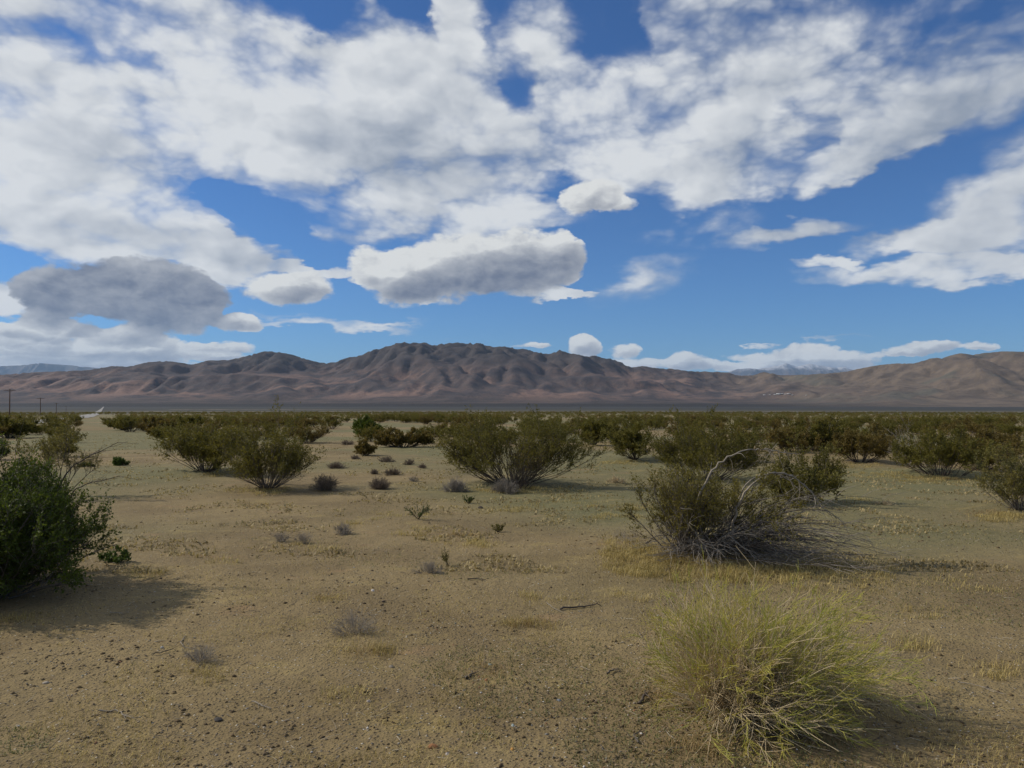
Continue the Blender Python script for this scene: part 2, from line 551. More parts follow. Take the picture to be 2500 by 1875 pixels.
# ---------------------------------------------------------------- ground sheet
def build_ground():
    az1 = np.radians(np.arange(-48, 48.01, .17))
    az2 = np.radians(np.arange(52, 308.1, 4.0))
    az_ = np.concatenate([az1, az2])
    r = [0.25]
    while r[-1] < 2.0: r.append(r[-1] * 1.12)
    while r[-1] < 28: r.append(r[-1] * 1.016)
    while r[-1] < 300: r.append(r[-1] * 1.03)
    while r[-1] < 70000: r.append(r[-1] * 1.075)
    r = np.array(r)
    x = r[:, None] * np.sin(az_)[None]; y = r[:, None] * np.cos(az_)[None]
    z = ground_z(x, y, True)
    V = np.stack([x, y, z], -1).reshape(-1, 3)
    F = grid_faces(len(r), len(az_), True)
    c = len(V)
    V = np.vstack([V, [[0, 0, float(ground_z(0, 0))]]])
    n = len(az_)
    fan = np.stack([np.full(n, c), (np.arange(n) + 1) % n, np.arange(n)], -1)
    # grid runs clockwise seen from above: flip so that normals point up
    F = F[:, ::-1]
    m = Mat('desert_ground')
    p = m.pos
    big = m.noise(.055, 3, .5)
    mid = m.noise(.5, 5, .6)
    fine = m.noise(5.5, 6, .65)
    grit = m.noise(60, 3, .7)
    col = m.mix(m.step(mid, .35, .65), (.196, .140, .062), (.275, .202, .092))
    col = m.mix(m.step(big, .42, .55), col, m.mix(m.step(fine, .4, .6), (.190, .168, .072), (.150, .142, .060)))
    straw = m.step(m.noise(1.25, 5, .62, stretch=(.75, 1.3, 1)), .555, .68)
    straw = m.math('MULTIPLY', straw, m.step(fine, .38, .55))
    col = m.mix(m.math('MULTIPLY', straw, .5), col, (.36, .27, .10))
    rust = m.step(m.noise(.9, 3, .5, stretch=(.8, 1.4, 1), dist=.4), .64, .72)
    col = m.mix(m.math('MULTIPLY', rust, .35), col, (.33, .19, .10))
    col = m.mix(m.math('MULTIPLY', m.step(grit, .50, .68), .55), col, (.13, .095, .060))
    col = m.mix(m.math('MULTIPLY', m.step(m.noise(22, 4, .7), .55, .70), .65), col, (.15, .110, .068))
    vor = m.vor(38, 'Distance')
    vcol = m.xyz(m.vor(38, 'Color'))[0]
    pale = m.math('MULTIPLY', m.step(vor, .30, .18), m.step(vcol, .88, .92))
    col = m.mix(pale, col, (.50, .45, .36))
    darkp = m.math('MULTIPLY', m.step(vor, .34, .2), m.step(vcol, .20, .12))
    col = m.mix(m.math('MULTIPLY', darkp, .7), col, (.11, .085, .06))
    # far plain: scrub too small to tell apart, cloud shadow painted into its colour
    d = m.length(p)
    far = m.step(d, 350, 900)
    scrub = m.mix(m.step(m.noise(.006, 4, .6, stretch=(.5, 1, 1)), .45, .70), (.075, .066, .040), (.045, .043, .032))
    speck = m.math('MULTIPLY', m.step(m.noise(.05, 3, .6, stretch=(.25, 1, 1)), .60, .72), .5)
    scrub = m.mix(m.math('MULTIPLY', speck, m.step(d, 3200, 1200)), scrub, (.27, .225, .155))
    scrub = m.mix(m.step(d, 1200, 2600), scrub, (.042, .040, .034))  # dark valley band: the cloud's shade is put into the scrub colour
    scrub = m.mix(m.step(d, 4200, 7500), scrub, (.030, .025, .020))
    col = m.mix(far, col, scrub)
    h = m.math('ADD', m.math('MULTIPLY', m.noise(34, 5, .7), .8), m.math('MULTIPLY', m.step(vor, .45, .05), .5))
    nb = m.bump(h, .9, .018)
    nb = m.bump(m.noise(7, 4, .6), .5, .05, nb)
    mat = m.set(col, nb, .95)
    o = new_mesh('ground', V, [F, fan[:, ::-1]], mat, smooth_=True)
    tag(o, 'sandy tan desert floor with gravel and dry grass patches', kind='structure')
    return o

ground = build_ground()

# ================================================================ mountains
SKY_MAIN = [(-700, 935), (-400, 925), (-150, 918), (0, 915), (76, 909), (155, 906), (217, 903), (250, 897), (275, 893), (311, 895), (362, 884), (405, 881), (434, 884),
 (467, 890), (506, 880), (550, 879), (586, 873), (615, 864), (647, 857), (687, 860), (727, 869), (770, 883), (785, 885), (803, 886.6), (819, 883), (852, 872),
 (879, 868), (898, 859), (928, 849), (955, 843), (971, 837), (987, 835), (1023, 838), (1030, 834), (1039, 835.5), (1054, 843), (1085, 838), (1120, 836),
 (1147, 838), (1170, 836), (1185, 842), (1207, 847), (1231, 845), (1269, 852), (1280, 850.5), (1300, 858), (1306, 856), (1328, 864), (1346, 863), (1366, 853),
 (1387, 863), (1409, 863), (1434, 872), (1442, 868), (1459, 868), (1472, 874), (1494, 875), (1516, 883), (1545, 899), (1554, 893), (1580, 894.6), (1608, 899),
 (1643, 900), (1684, 906), (1732, 907), (1779, 909), (1801, 916), (1840, 916), (1860, 907), (1880, 910), (1908, 916), (1971, 914.5), (2021, 911), (2069, 906.6), (2094, 900), (2145, 891),
 (2189, 887), (2230, 887), (2249, 883), (2268, 875), (2306, 872), (2335, 863), (2352, 862.5), (2370, 865.5), (2401, 862), (2446, 857.5), (2500, 858.5), (2650, 852), (2900, 870), (3200, 890)]
FLOOR = -15.0

def skyline(points):
    a = np.array([ray(px, py) for px, py in points])
    return lambda u: np.interp(u, a[:, 0], a[:, 1])

def erode(H, n, steps, rounds, seed=1, k=.10):
    """many rain drops run downhill at once, cutting gullies and leaving fans"""
    rng = np.random.default_rng(seed)
    ny, nx = H.shape
    for _ in range(rounds):
        x = rng.uniform(1, nx - 3, n); y = rng.uniform(1, ny - 3, n)
        dx = np.zeros(n); dy = np.zeros(n); sp = np.ones(n); wat = np.ones(n); sed = np.zeros(n)
        for s in range(steps):
            ix = x.astype(int); iy = y.astype(int); fx = x - ix; fy = y - iy
            h00 = H[iy, ix]; h10 = H[iy, ix + 1]; h01 = H[iy + 1, ix]; h11 = H[iy + 1, ix + 1]
            gx = (h10 - h00) * (1 - fy) + (h11 - h01) * fy
            gy = (h01 - h00) * (1 - fx) + (h11 - h10) * fx
            h = (h00 * (1 - fx) + h10 * fx) * (1 - fy) + (h01 * (1 - fx) + h11 * fx) * fy
            gl = np.hypot(gx, gy) + 1e-9
            dx = dx * .25 - gx / gl * .75; dy = dy * .25 - gy / gl * .75
            l = np.hypot(dx, dy) + 1e-9
            dx /= l; dy /= l
            nx_ = np.clip(x + dx, 1, nx - 3); ny_ = np.clip(y + dy, 1, ny - 3)
            jx = nx_.astype(int); jy = ny_.astype(int); gx2 = nx_ - jx; gy2 = ny_ - jy
            h2 = (H[jy, jx] * (1 - gx2) + H[jy, jx + 1] * gx2) * (1 - gy2) + (H[jy + 1, jx] * (1 - gx2) + H[jy + 1, jx + 1] * gx2) * gy2
            dh = h2 - h
            cap = np.maximum(-dh, .15) * sp * wat * 1.6
            dep = np.where((sed > cap) | (dh > 0), np.where(dh > 0, np.minimum(dh, sed), (sed - cap) * .25), -np.minimum((cap - sed) * k, np.maximum(-dh, 0) * .4))
            sed = sed - dep
            w = [(1 - fx) * (1 - fy), fx * (1 - fy), (1 - fx) * fy, fx * fy]
            base = iy * nx + ix
            idx = np.concatenate([base, base + 1, base + nx, base + nx + 1])
            H += np.clip(np.bincount(idx, np.concatenate([np.clip(dep, -3, 3) * q for q in w]), ny * nx), -4, 3).reshape(ny, nx)
            sp = np.sqrt(np.clip(sp * sp - dh * .02, .2, 9)); wat = wat * .985
            x, y = nx_, ny_
    return H

def build_mountains():
    st = 34.0
    xs = np.arange(-10500, 10500, st); ys = np.arange(5000, 13200, st)
    X, Y = np.meshgrid(xs, ys)
    U = X / Y
    target = skyline(SKY_MAIN)
    uf = np.linspace(-2.2, 2.2, 1200); kf = np.hanning(31); kf /= kf.sum()
    t = np.interp(U, uf, np.convolve(np.pad(target(uf), 15, mode='edge'), kf, 'valid'))
    yR = 10300 + 500 * fbm(X / 3000, X * 0 + 3.3, 3, 2) - 1500 * sstep(U, .30, .55) + 700 * np.exp(-((U - .27) / .1) ** 2) - 700 * sstep(-U, .3, .6)
    toe = 6400 + 400 * fbm(X / 2500, X * 0 + 9.1, 3, 4) - 900 * sstep(U, .3, .55) - 300 * sstep(-U, .2, .5)
    Hr = np.maximum(t * yR + CAMZ - FLOOR, 30)
    s = (Y - toe) / (yR - toe)
    k = np.clip(s, 0, 1)
    rise = .16 * k + .84 * sstep(k, .05, 1.12) ** 1.25 / sstep(np.array(1.0), .05, 1.12) ** 1.25
    H = Hr * np.where(s < 1, rise, 1 - .55 * np.clip(s - 1, 0, 1.3))
    wx = X + 420 * fbm(X / 1500, Y / 1500, 3, 41); wy = Y + 420 * fbm(X / 1500, Y / 1500, 3, 43)
    rn = fbm(wx / 1500, wy / 2100, 6, 51, .52, ridged=True)
    rs = fbm(wx / 620, wy / 800, 5, 57, .5, ridged=True)
    amp = sstep(k, .10, .55)
    H = H + Hr * amp * (.36 * (rn - .25) * (1 - .5 * sstep(s, .85, 1.0)) + .07 * rs)
    H = H + 6 * fbm(X / 300, Y / 300, 3, 61) * sstep(k, .02, .2)
    H = np.maximum(H, 0)
    H = erode(H, 9000, 50, 15)
    B = H
    for _ in range(3):
        B = (B + np.roll(B, 1, 0) + np.roll(B, -1, 0) + np.roll(B, 1, 1) + np.roll(B, -1, 1)) / 5
    H = H * .55 + B * .45
    H = H + (26 * fbm(X / 260, Y / 260, 4, 63) + 50 * fbm(X / 900 + 5, Y / 700, 3, 64)) * sstep(k, .15, .6)
    H = H + Hr * .085 * fbm(X / 190, Y / 230, 4, 66, .55, ridged=True) * sstep(s, .62, .9) * (1 - sstep(U, .30, .42))
    # fit the skyline: the highest thing along each bearing must stand where the photo has it
    ub = np.linspace(-1.6, 1.6, 640)
    for it in range(3):
        tan = (H + FLOOR - CAMZ) / Y
        b = np.clip(((U + 1.6) / 3.2 * 639).round().astype(int), 0, 639)
        mx = np.full(640, -1.0)
        np.maximum.at(mx, b.ravel(), tan.ravel())
        ok = mx > -.5
        cur = np.interp(ub, ub[ok], mx[ok])
        rat = np.clip(np.maximum(target(ub), .002) / np.maximum(cur, .002), .4, 2.5)
        if it == 0:
            ker = np.hanning(25); ker /= ker.sum()
            rat = np.convolve(np.pad(rat, 12, mode='edge'), ker, 'valid')
            wgt = sstep(s, .1, .6)
        else:
            ker = np.hanning(5); ker /= ker.sum()
            rat = np.convolve(np.pad(rat, 2, mode='edge'), ker, 'valid')
            wgt = sstep(s, .45, .85) * (1 - .7 * sstep(s, 1.15, 1.6))
        H = H * (1 + (np.interp(U, ub, rat) - 1) * wgt)
    edge = sstep(Y, 5000, 5400)
    Z = FLOOR + H * edge - 1.5 * (1 - edge) - .5
    V = np.stack([X, Y, Z], -1).reshape(-1, 3)
    F = grid_faces(len(ys), len(xs))
    m = Mat('desert_mountain')
    p = m.pos
    px_, py_, pz = m.xyz(p)
    nz = m.xyz(m.normal)[2]
    n1 = m.noise(.0011, 5, .6, dist=.6)
    n2 = m.noise(.0045, 6, .65, dist=.4)
    n3 = m.noise(.02, 5, .7)
    rock = m.mix(m.step(n2, .36, .64), (.064, .051, .050), (.118, .082, .068))
    pinkish = m.math('MULTIPLY', m.step(m.math('ADD', n1, m.math('MULTIPLY', n2, .35)), .64, .78), m.step(pz, 640, 200))
    col = m.mix(pinkish, rock, (.225, .140, .104))
    col = m.mix(m.math('MULTIPLY', m.step(n3, .48, .68), .5), col, (.055, .052, .055))
    high = m.step(m.math('MULTIPLY_ADD', n1, 500, pz), 560, 900)  # upper slopes: cloud shadow painted in as a darker rock tone
    col = m.mix(m.math('MULTIPLY', high, .75), col, (.056, .048, .046))
    fan = m.step(pz, 110, 25)
    fcol = m.mix(m.step(m.noise(.004, 4, .6, stretch=(.35, 1.6, 1)), .42, .62), (.046, .037, .033), (.092, .068, .054))
    col = m.mix(m.math('MULTIPLY', fan, .8), col, fcol)
    col = m.mix(m.step(pz, 22, 4), col, (.030, .025, .020))  # foot of the range: shaded valley band continued, shade mixed into the colour
    tan_ = m.mix(m.step(n2, .35, .66), (.105, .080, .060), (.185, .138, .096))
    tan_ = m.mix(m.math('MULTIPLY', m.step(n1, .52, .62), .55), tan_, (.095, .098, .075))
    tan_ = m.mix(m.math('MULTIPLY', m.step(n3, .52, .7), .4), tan_, (.085, .07, .06))
    rightw = m.step(m.math('MULTIPLY_ADD', n1, 1500, px_), 2600, 4600)
    col = m.mix(rightw, col, tan_)
    nb = m.bump(m.noise(.011, 8, .72, dist=.5), 1.0, 20)
    mat = m.set(col, nb, .95)
    o = new_mesh('mountains', V, F, mat, smooth_=True)
    tag(o, 'dark bare desert mountain range rising across the whole horizon', kind='structure')
    return X, Y, Z

MX, MY, MZ = build_mountains()

def mountain_z(x, y):
    i = (y - MY[0, 0]) / (MY[1, 0] - MY[0, 0]); j = (x - MX[0, 0]) / (MX[0, 1] - MX[0, 0])
    i0, j0 = int(i), int(j)
    fi, fj = i - i0, j - j0
    return float((MZ[i0, j0] * (1 - fj) + MZ[i0, j0 + 1] * fj) * (1 - fi) + (MZ[i0 + 1, j0] * (1 - fj) + MZ[i0 + 1, j0 + 1] * fj) * fi)

def far_range(name, pts, y0, depth, label, seed, snow):
    t = skyline(pts)
    u0 = ray(pts[0][0], 900)[0]; u1 = ray(pts[-1][0], 900)[0]
    us = np.linspace(u0, u1, 260); k = np.linspace(0, 1, 60)
    Uu, K = np.meshgrid(us, k)
    Yy = y0 + depth * (K - .5) * 2
    Xx = Uu * y0
    Hh = np.maximum(t(Uu) * y0, 5)
    prof = np.where(K < .5, sstep(K, 0, .5) * .5 + K, 1 - (K - .5) * 1.2)
    rg = fbm(Xx / 2600, Yy / 2600, 6, seed, .55, ridged=True)
    Zz = Hh * prof + Hh * .28 * (rg - .3) * sstep(K, .0, .3) * (1 - sstep(K, .40, .5))
    mxz = Zz.max(0)
    Zz = Zz * (Hh[0] / np.maximum(mxz, 1)) - 30 * (1 - sstep(K, 0, .1))
    V = np.stack([Xx, Yy, Zz - 15], -1).reshape(-1, 3)
    m = Mat(name)
    pz = m.xyz(m.pos)[2]
    n = m.noise(.0011, 6, .65)
    col = m.mix(m.step(n, .35, .65), (.06, .06, .07), (.12, .10, .095))
    if snow:
        col = m.mix(m.math('MULTIPLY', m.step(m.math('MULTIPLY_ADD', n, 900, pz), 2650, 3050), .5), col, (.72, .74, .78))
    o = new_mesh(name, V, grid_faces(60, 260), m.set(col, m.bump(m.noise(.004, 6, .7), 1, 60), .9), smooth_=True)
    tag(o, label, kind='structure')

far_range('far_mountains', [(1690, 925), (1740, 912), (1779, 908), (1800, 900), (1819, 900), (1841, 902), (1873, 897), (1890, 893), (1908, 887.6), (1920, 891), (1936, 897), (1955, 892), (1974, 887.6),
 (1990, 890), (2003, 892), (2034, 900), (2043, 898), (2050, 895.5), (2060, 900), (2072, 905), (2120, 915), (2180, 925)], 52000, 7000,
 'pale blue snow dusted peaks far beyond the low pass', 81, True)
far_range('far_mountains', [(-300, 905), (-150, 900), (-60, 898), (0, 896.6), (72, 891), (100, 889), (123, 888), (150, 890), (181, 892), (231, 897), (300, 905), (360, 925)], 50000, 6000,
 'flat blue far range behind the left end of the mountains', 91, False)

# ================================================================ haze
def build_haze():
    x0, x1, y0, y1, z0, z1 = -62000, 62000, -62000, 62000, -19, 3400
    V = [(x, y, z) for z in (z0, z1) for x, y in ((x0, y0), (x1, y0), (x1, y1), (x0, y1))]
    F = [(0, 3, 2, 1), (4, 5, 6, 7), (0, 1, 5, 4), (1, 2, 6, 5), (2, 3, 7, 6), (3, 0, 4, 7)]
    m = bpy.data.materials.new('haze')
    m.use_nodes = True
    m.node_tree.nodes.clear()
    v = m.node_tree.nodes.new('ShaderNodeVolumePrincipled')
    v.inputs['Color'].default_value = (.50, .72, 1.0, 1)
    v.inputs['Density'].default_value = HAZE_DENSITY
    v.inputs['Anisotropy'].default_value = .1
    o_ = m.node_tree.nodes.new('ShaderNodeOutputMaterial')
    m.node_tree.links.new(v.outputs[0], o_.inputs['Volume'])
    o = new_mesh('haze', np.array(V, float), np.array(F), m)
    tag(o, 'thin blue haze hanging over the whole valley', kind='stuff')
HAZE_DENSITY = 1.0e-5
build_haze()

# ================================================================ plant geometry
def unit(v):
    return v / (np.linalg.norm(v, axis=-1, keepdims=True) + 1e-9)

def grow(rng, start, d, length, nseg, wander=.15, pull=(0, 0, 0), curl=None):
    """n branches grown side by side: returns (n, nseg + 1, 3)"""
    n = len(start)
    P = np.zeros((n, nseg + 1, 3)); P[:, 0] = start
    d = unit(np.array(d, float)); step = (np.asarray(length) / nseg)[:, None] * np.ones((n, 1))
    pull = np.asarray(pull, float)
    for k in range(nseg):
        d = unit(d + rng.normal(0, wander, (n, 3)) + pull + (0 if curl is None else curl))
        P[:, k + 1] = P[:, k] + d * step
    return P

def spawn(rng, P, m, t0, t1, angle, even=False):
    """m side shoots on each branch of P: start points, directions, parameter, parent index"""
    n, s = P.shape[0], P.shape[1] - 1
    t = rng.uniform(t0, t1, (n, m)) if not even else np.linspace(t0, t1, m)[None] + rng.uniform(-.03, .03, (n, m))
    t = np.clip(t, 0, .999)
    k = np.minimum((t * s).astype(int), s - 1); f = t * s - k
    i = np.arange(n)[:, None]
    A = P[i, k]; B = P[i, k + 1]
    st = A + (B - A) * f[..., None]
    tg = unit(B - A)
    rnd = rng.normal(0, 1, tg.shape)
    side = unit(rnd - tg * (rnd * tg).sum(-1, keepdims=True))
    a = np.radians(angle) * rng.uniform(.6, 1.35, t.shape)[..., None]
    d = tg * np.cos(a) + side * np.sin(a)
    return st.reshape(-1, 3), d.reshape(-1, 3), t.ravel(), np.repeat(np.arange(n), m)

def tubes(P, r0, r1, sides=3):
    """tapered prisms along the polylines"""
    n, s = P.shape[0], P.shape[1]
    tg = np.zeros_like(P); tg[:, 1:-1] = P[:, 2:] - P[:, :-2]; tg[:, 0] = P[:, 1] - P[:, 0]; tg[:, -1] = P[:, -1] - P[:, -2]
    tg = unit(tg)
    ref = np.where(np.abs(tg[:, :1, 2:3]) < .8, np.array([0, 0, 1.0]), np.array([1.0, 0, 0]))
    a = unit(np.cross(tg, np.broadcast_to(ref, tg.shape))); b = np.cross(tg, a)
    r0 = np.broadcast_to(np.asarray(r0, float), (n,)); r1 = np.broadcast_to(np.asarray(r1, float), (n,))
    k = np.linspace(0, 1, s)
    R = (r0[:, None] * (1 - k) + r1[:, None] * k)[..., None, None]
    ang = np.arange(sides) * 2 * math.pi / sides
    V = P[:, :, None] + R * (a[:, :, None] * np.cos(ang)[:, None] + b[:, :, None] * np.sin(ang)[:, None])
    base = (np.arange(n) * s * sides)[:, None, None]
    i = np.arange(s - 1)[None, :, None] * sides; j = np.arange(sides)[None, None]; j2 = (j + 1) % sides
    F = np.stack([base + i + j, base + i + j2, base + i + sides + j2, base + i + sides + j], -1).reshape(-1, 4)
    return V.reshape(-1, 3), F

def leaves(rng, C, axis, size, aspect=.5, jitter=.5):
    """one small pointed leaf at each centre C, pointing roughly along axis"""
    n = len(C)
    ax = unit(axis + rng.normal(0, jitter, (n, 3)))
    rn = rng.normal(0, 1, (n, 3))
    sd = unit(np.cross(ax, rn))
    nr = np.cross(ax, sd)
    sz = (np.asarray(size) * rng.uniform(.6, 1.3, n))[:, None]
    tip = C + ax * sz
    V = np.stack([C - sd * sz * aspect * .5, C + sd * sz * aspect * .5 + nr * sz * .1, tip], 1).reshape(-1, 3)
    F = (np.arange(n) * 3)[:, None] + np.arange(3)[None]
    return V, F

def join(parts):
    """[(V, F4), ...] -> one V, F"""
    V, F, o = [], [], 0
    for v, f in parts:
        V.append(v); F.append(f + o); o += len(v)
    return np.concatenate(V), np.concatenate(F)

# ---------------------------------------------------------------- plant materials
def leaf_mat(name, c1, c2, c3, trans=.3, scale=3.0):
    m = Mat(name)
    col = m.mix(m.island, c1, c2)
    col = m.mix(m.step(m.noise(scale, 3, .6), .42, .66), col, c3)
    m.set(col, None, .6)
    m.b.inputs['Specular IOR Level'].default_value = .18
    tr = m.n.new('ShaderNodeBsdfTranslucent')
    m.put(tr.inputs[0], m.mix(.5, col, (c2[0] * 1.5, c2[1] * 1.5, c2[2])))
    ms = m.n.new('ShaderNodeMixShader')
    ms.inputs[0].default_value = trans
    m.l.new(m.b.outputs[0], ms.inputs[1]); m.l.new(tr.outputs[0], ms.inputs[2])
    m.l.new(ms.outputs[0], m.n['Material Output'].inputs['Surface'])
    return m.m

def bark_mat(name, c1, c2):
    m = Mat(name)
    col = m.mix(m.island, c1, c2)
    col = m.mix(m.math('MULTIPLY', m.step(m.noise(30, 3, .6), .45, .65), .5), col, tuple(x * .5 for x in c1))
    return m.set(col, None, .9)

M_OLIVE = leaf_mat('creosote_leaf', (.120, .108, .018), (.178, .150, .028), (.076, .074, .016))
M_OLIVEH = leaf_mat('light_olive_leaf', (.150, .128, .024), (.215, .175, .036), (.095, .085, .020))
M_OLIVE2 = leaf_mat('brown_olive_leaf', (.130, .095, .022), (.185, .132, .032), (.090, .072, .022))
M_DARK = leaf_mat('dark_green_leaf', (.062, .088, .010), (.105, .132, .017), (.036, .054, .010))
M_YELLOW = leaf_mat('yellow_olive_leaf', (.150, .130, .030), (.200, .165, .045), (.095, .095, .028))
M_GREEN = leaf_mat('fresh_green_leaf', (.060, .095, .020), (.095, .13, .030), (.045, .07, .018))
M_BROOM = leaf_mat('broom_green', (.52, .47, .09), (.66, .56, .15), (.40, .42, .08), .25)
M_BARK = bark_mat('grey_bark', (.175, .150, .125), (.090, .072, .058))
M_BARKD = bark_mat('dark_bark', (.075, .058, .045), (.12, .095, .075))
M_BARKM = bark_mat('weathered_bark', (.125, .102, .082), (.075, .060, .048))
M_PALE = bark_mat('bleached_twig', (.35, .30, .235), (.26, .22, .17))
M_STRAW = bark_mat('straw_stem', (.70, .56, .34), (.58, .44, .25))
M_STRAWP = bark_mat('pale_straw_stem', (.66, .56, .38), (.52, .42, .27))
M_BROWNW = bark_mat('brown_wiry_twig', (.23, .178, .130), (.15, .115, .082))
M_GREYW = bark_mat('grey_wiry_twig', (.36, .315, .26), (.24, .205, .165))

def creosote(rng, h, w, nmain=24, nsub=5, ntw=5, nleaf=8, lsize=.028, lean=(0, 0), base_r=.12, rmain=.011, fill=(.35, 1.0), droop=0, leafy=.45, pull=.05, sides=3, dense=1.0, lobes=1.0):
    """stems fanning out of one foot, forking into twigs with small leaves at their ends; returns stem and foliage meshes"""
    th = rng.uniform(0, 2 * math.pi, nmain)
    ph = rng.uniform(0, 6.28, 4)
    th = th + .45 * np.sin(2 * th + ph[0])                      # stems crowd to some sides and leave gaps on others
    lobe = 1 + lobes * (.22 * np.sin(2 * th + ph[1]) + .16 * np.sin(3 * th + ph[2]) + rng.uniform(-.14, .10, nmain))
    sp = np.sqrt(rng.uniform(.02, 1, nmain))                    # 0 upright .. 1 outermost
    out = np.stack([np.cos(th), np.sin(th), np.zeros(nmain)], -1)
    st = out * base_r * sp[:, None] * rng.uniform(.4, 1, (nmain, 1))
    tx, ty = np.cos(th) * sp * w / 2, np.sin(th) * sp * w / 2
    tz = h * (.62 + .38 * rng.uniform(0, 1, nmain)) * np.sqrt(np.clip(1 - .62 * sp ** 2, .1, 1))
    tipv = np.stack([tx + lean[0] * tz, ty + lean[1] * tz, tz], -1)
    tipv = tipv * np.clip(lobe, .5, 1.12)[:, None]
    ln = np.linalg.norm(tipv, axis=1) * .84
    d0 = unit(tipv * np.array([1.15, 1.15, .8]) + rng.normal(0, .12, (nmain, 3)))
    P1 = grow(rng, st, d0, ln, 7, .085, (0, 0, pull - droop))
    parts = [tubes(P1, rmain * rng.uniform(.7, 1.25, nmain), rmain * .28, sides + 1)]
    s2, d2, t2, p2 = spawn(rng, P1, nsub, fill[0], .98, 32)
    d2 = unit(d2 + np.array([0, 0, .30]))
    l2 = ln[p2] * (.50 - .26 * t2) * rng.uniform(.7, 1.3, len(t2))
    P2 = grow(rng, s2, d2, l2, 4, .14, (0, 0, .05 - droop))
    parts.append(tubes(P2, rmain * .42, rmain * .16, sides))
    s3, d3, t3, p3 = spawn(rng, P2, ntw, .25, 1.0, 38)
    d3 = unit(d3 + np.array([0, 0, .25]))
    l3 = h * .13 * rng.uniform(.6, 1.4, len(t3)) * dense
    P3 = grow(rng, s3, d3, l3, 1, .2)
    parts.append(tubes(P3, rmain * .17, rmain * .10, 3))
    s4, d4, t4, p4 = spawn(rng, P3, nleaf, .1, 1.0, 45)
    keep = (s4[:, 2] > h * leafy * rng.uniform(.35, 1.15, len(s4))) & (rng.uniform(0, 1, len(s4)) < .95)
    s4, d4 = s4[keep], d4[keep]
    s4 = s4 + rng.normal(0, lsize * .45, s4.shape)
    V, F = join(parts)
    return (V, F), leaves(rng, s4, d4 + np.array([0, 0, .2]), lsize, .75)

def set_plant(name, label, cat, group, loc, rot, parts, scale=1.0):
    """a plant standing at loc: an Empty with its stems and foliage under it"""
    e = bpy.data.objects.new(name, None)
    COL.objects.link(e)
    e.location = loc; e.rotation_euler = (0, 0, rot)
    e.scale = (scale,) * 3 if not isinstance(scale, tuple) else scale
    tag(e, label, cat, group)
    for pn, (V, F), mat in parts:
        if len(V):
            o = new_mesh(pn, V, F, mat, e)
            if pn in ('stems', 'foliage'): o['kind'] = 'stuff'
    return e

def copy_plant(e, label, group, loc, rot, scale):
    c = e.copy(); COL.objects.link(c)
    c.location = loc; c.rotation_euler = (0, 0, rot); c.scale = scale
    if 'group' in c: del c['group']
    tag(c, label, None, group)
    for ch in e.children:
        k = ch.copy(); COL.objects.link(k); k.parent = c
    return c

# ================================================================ the nearest shrubs
def wh(px0, px1, top, base):
    """foot point, width and height in metres from the photo's extent"""
    p = on_ground((px0 + px1) / 2, base)
    w = (px1 - px0) * p.y / FPX
    h = (base - top) * p.y / FPX
    return p, w, h

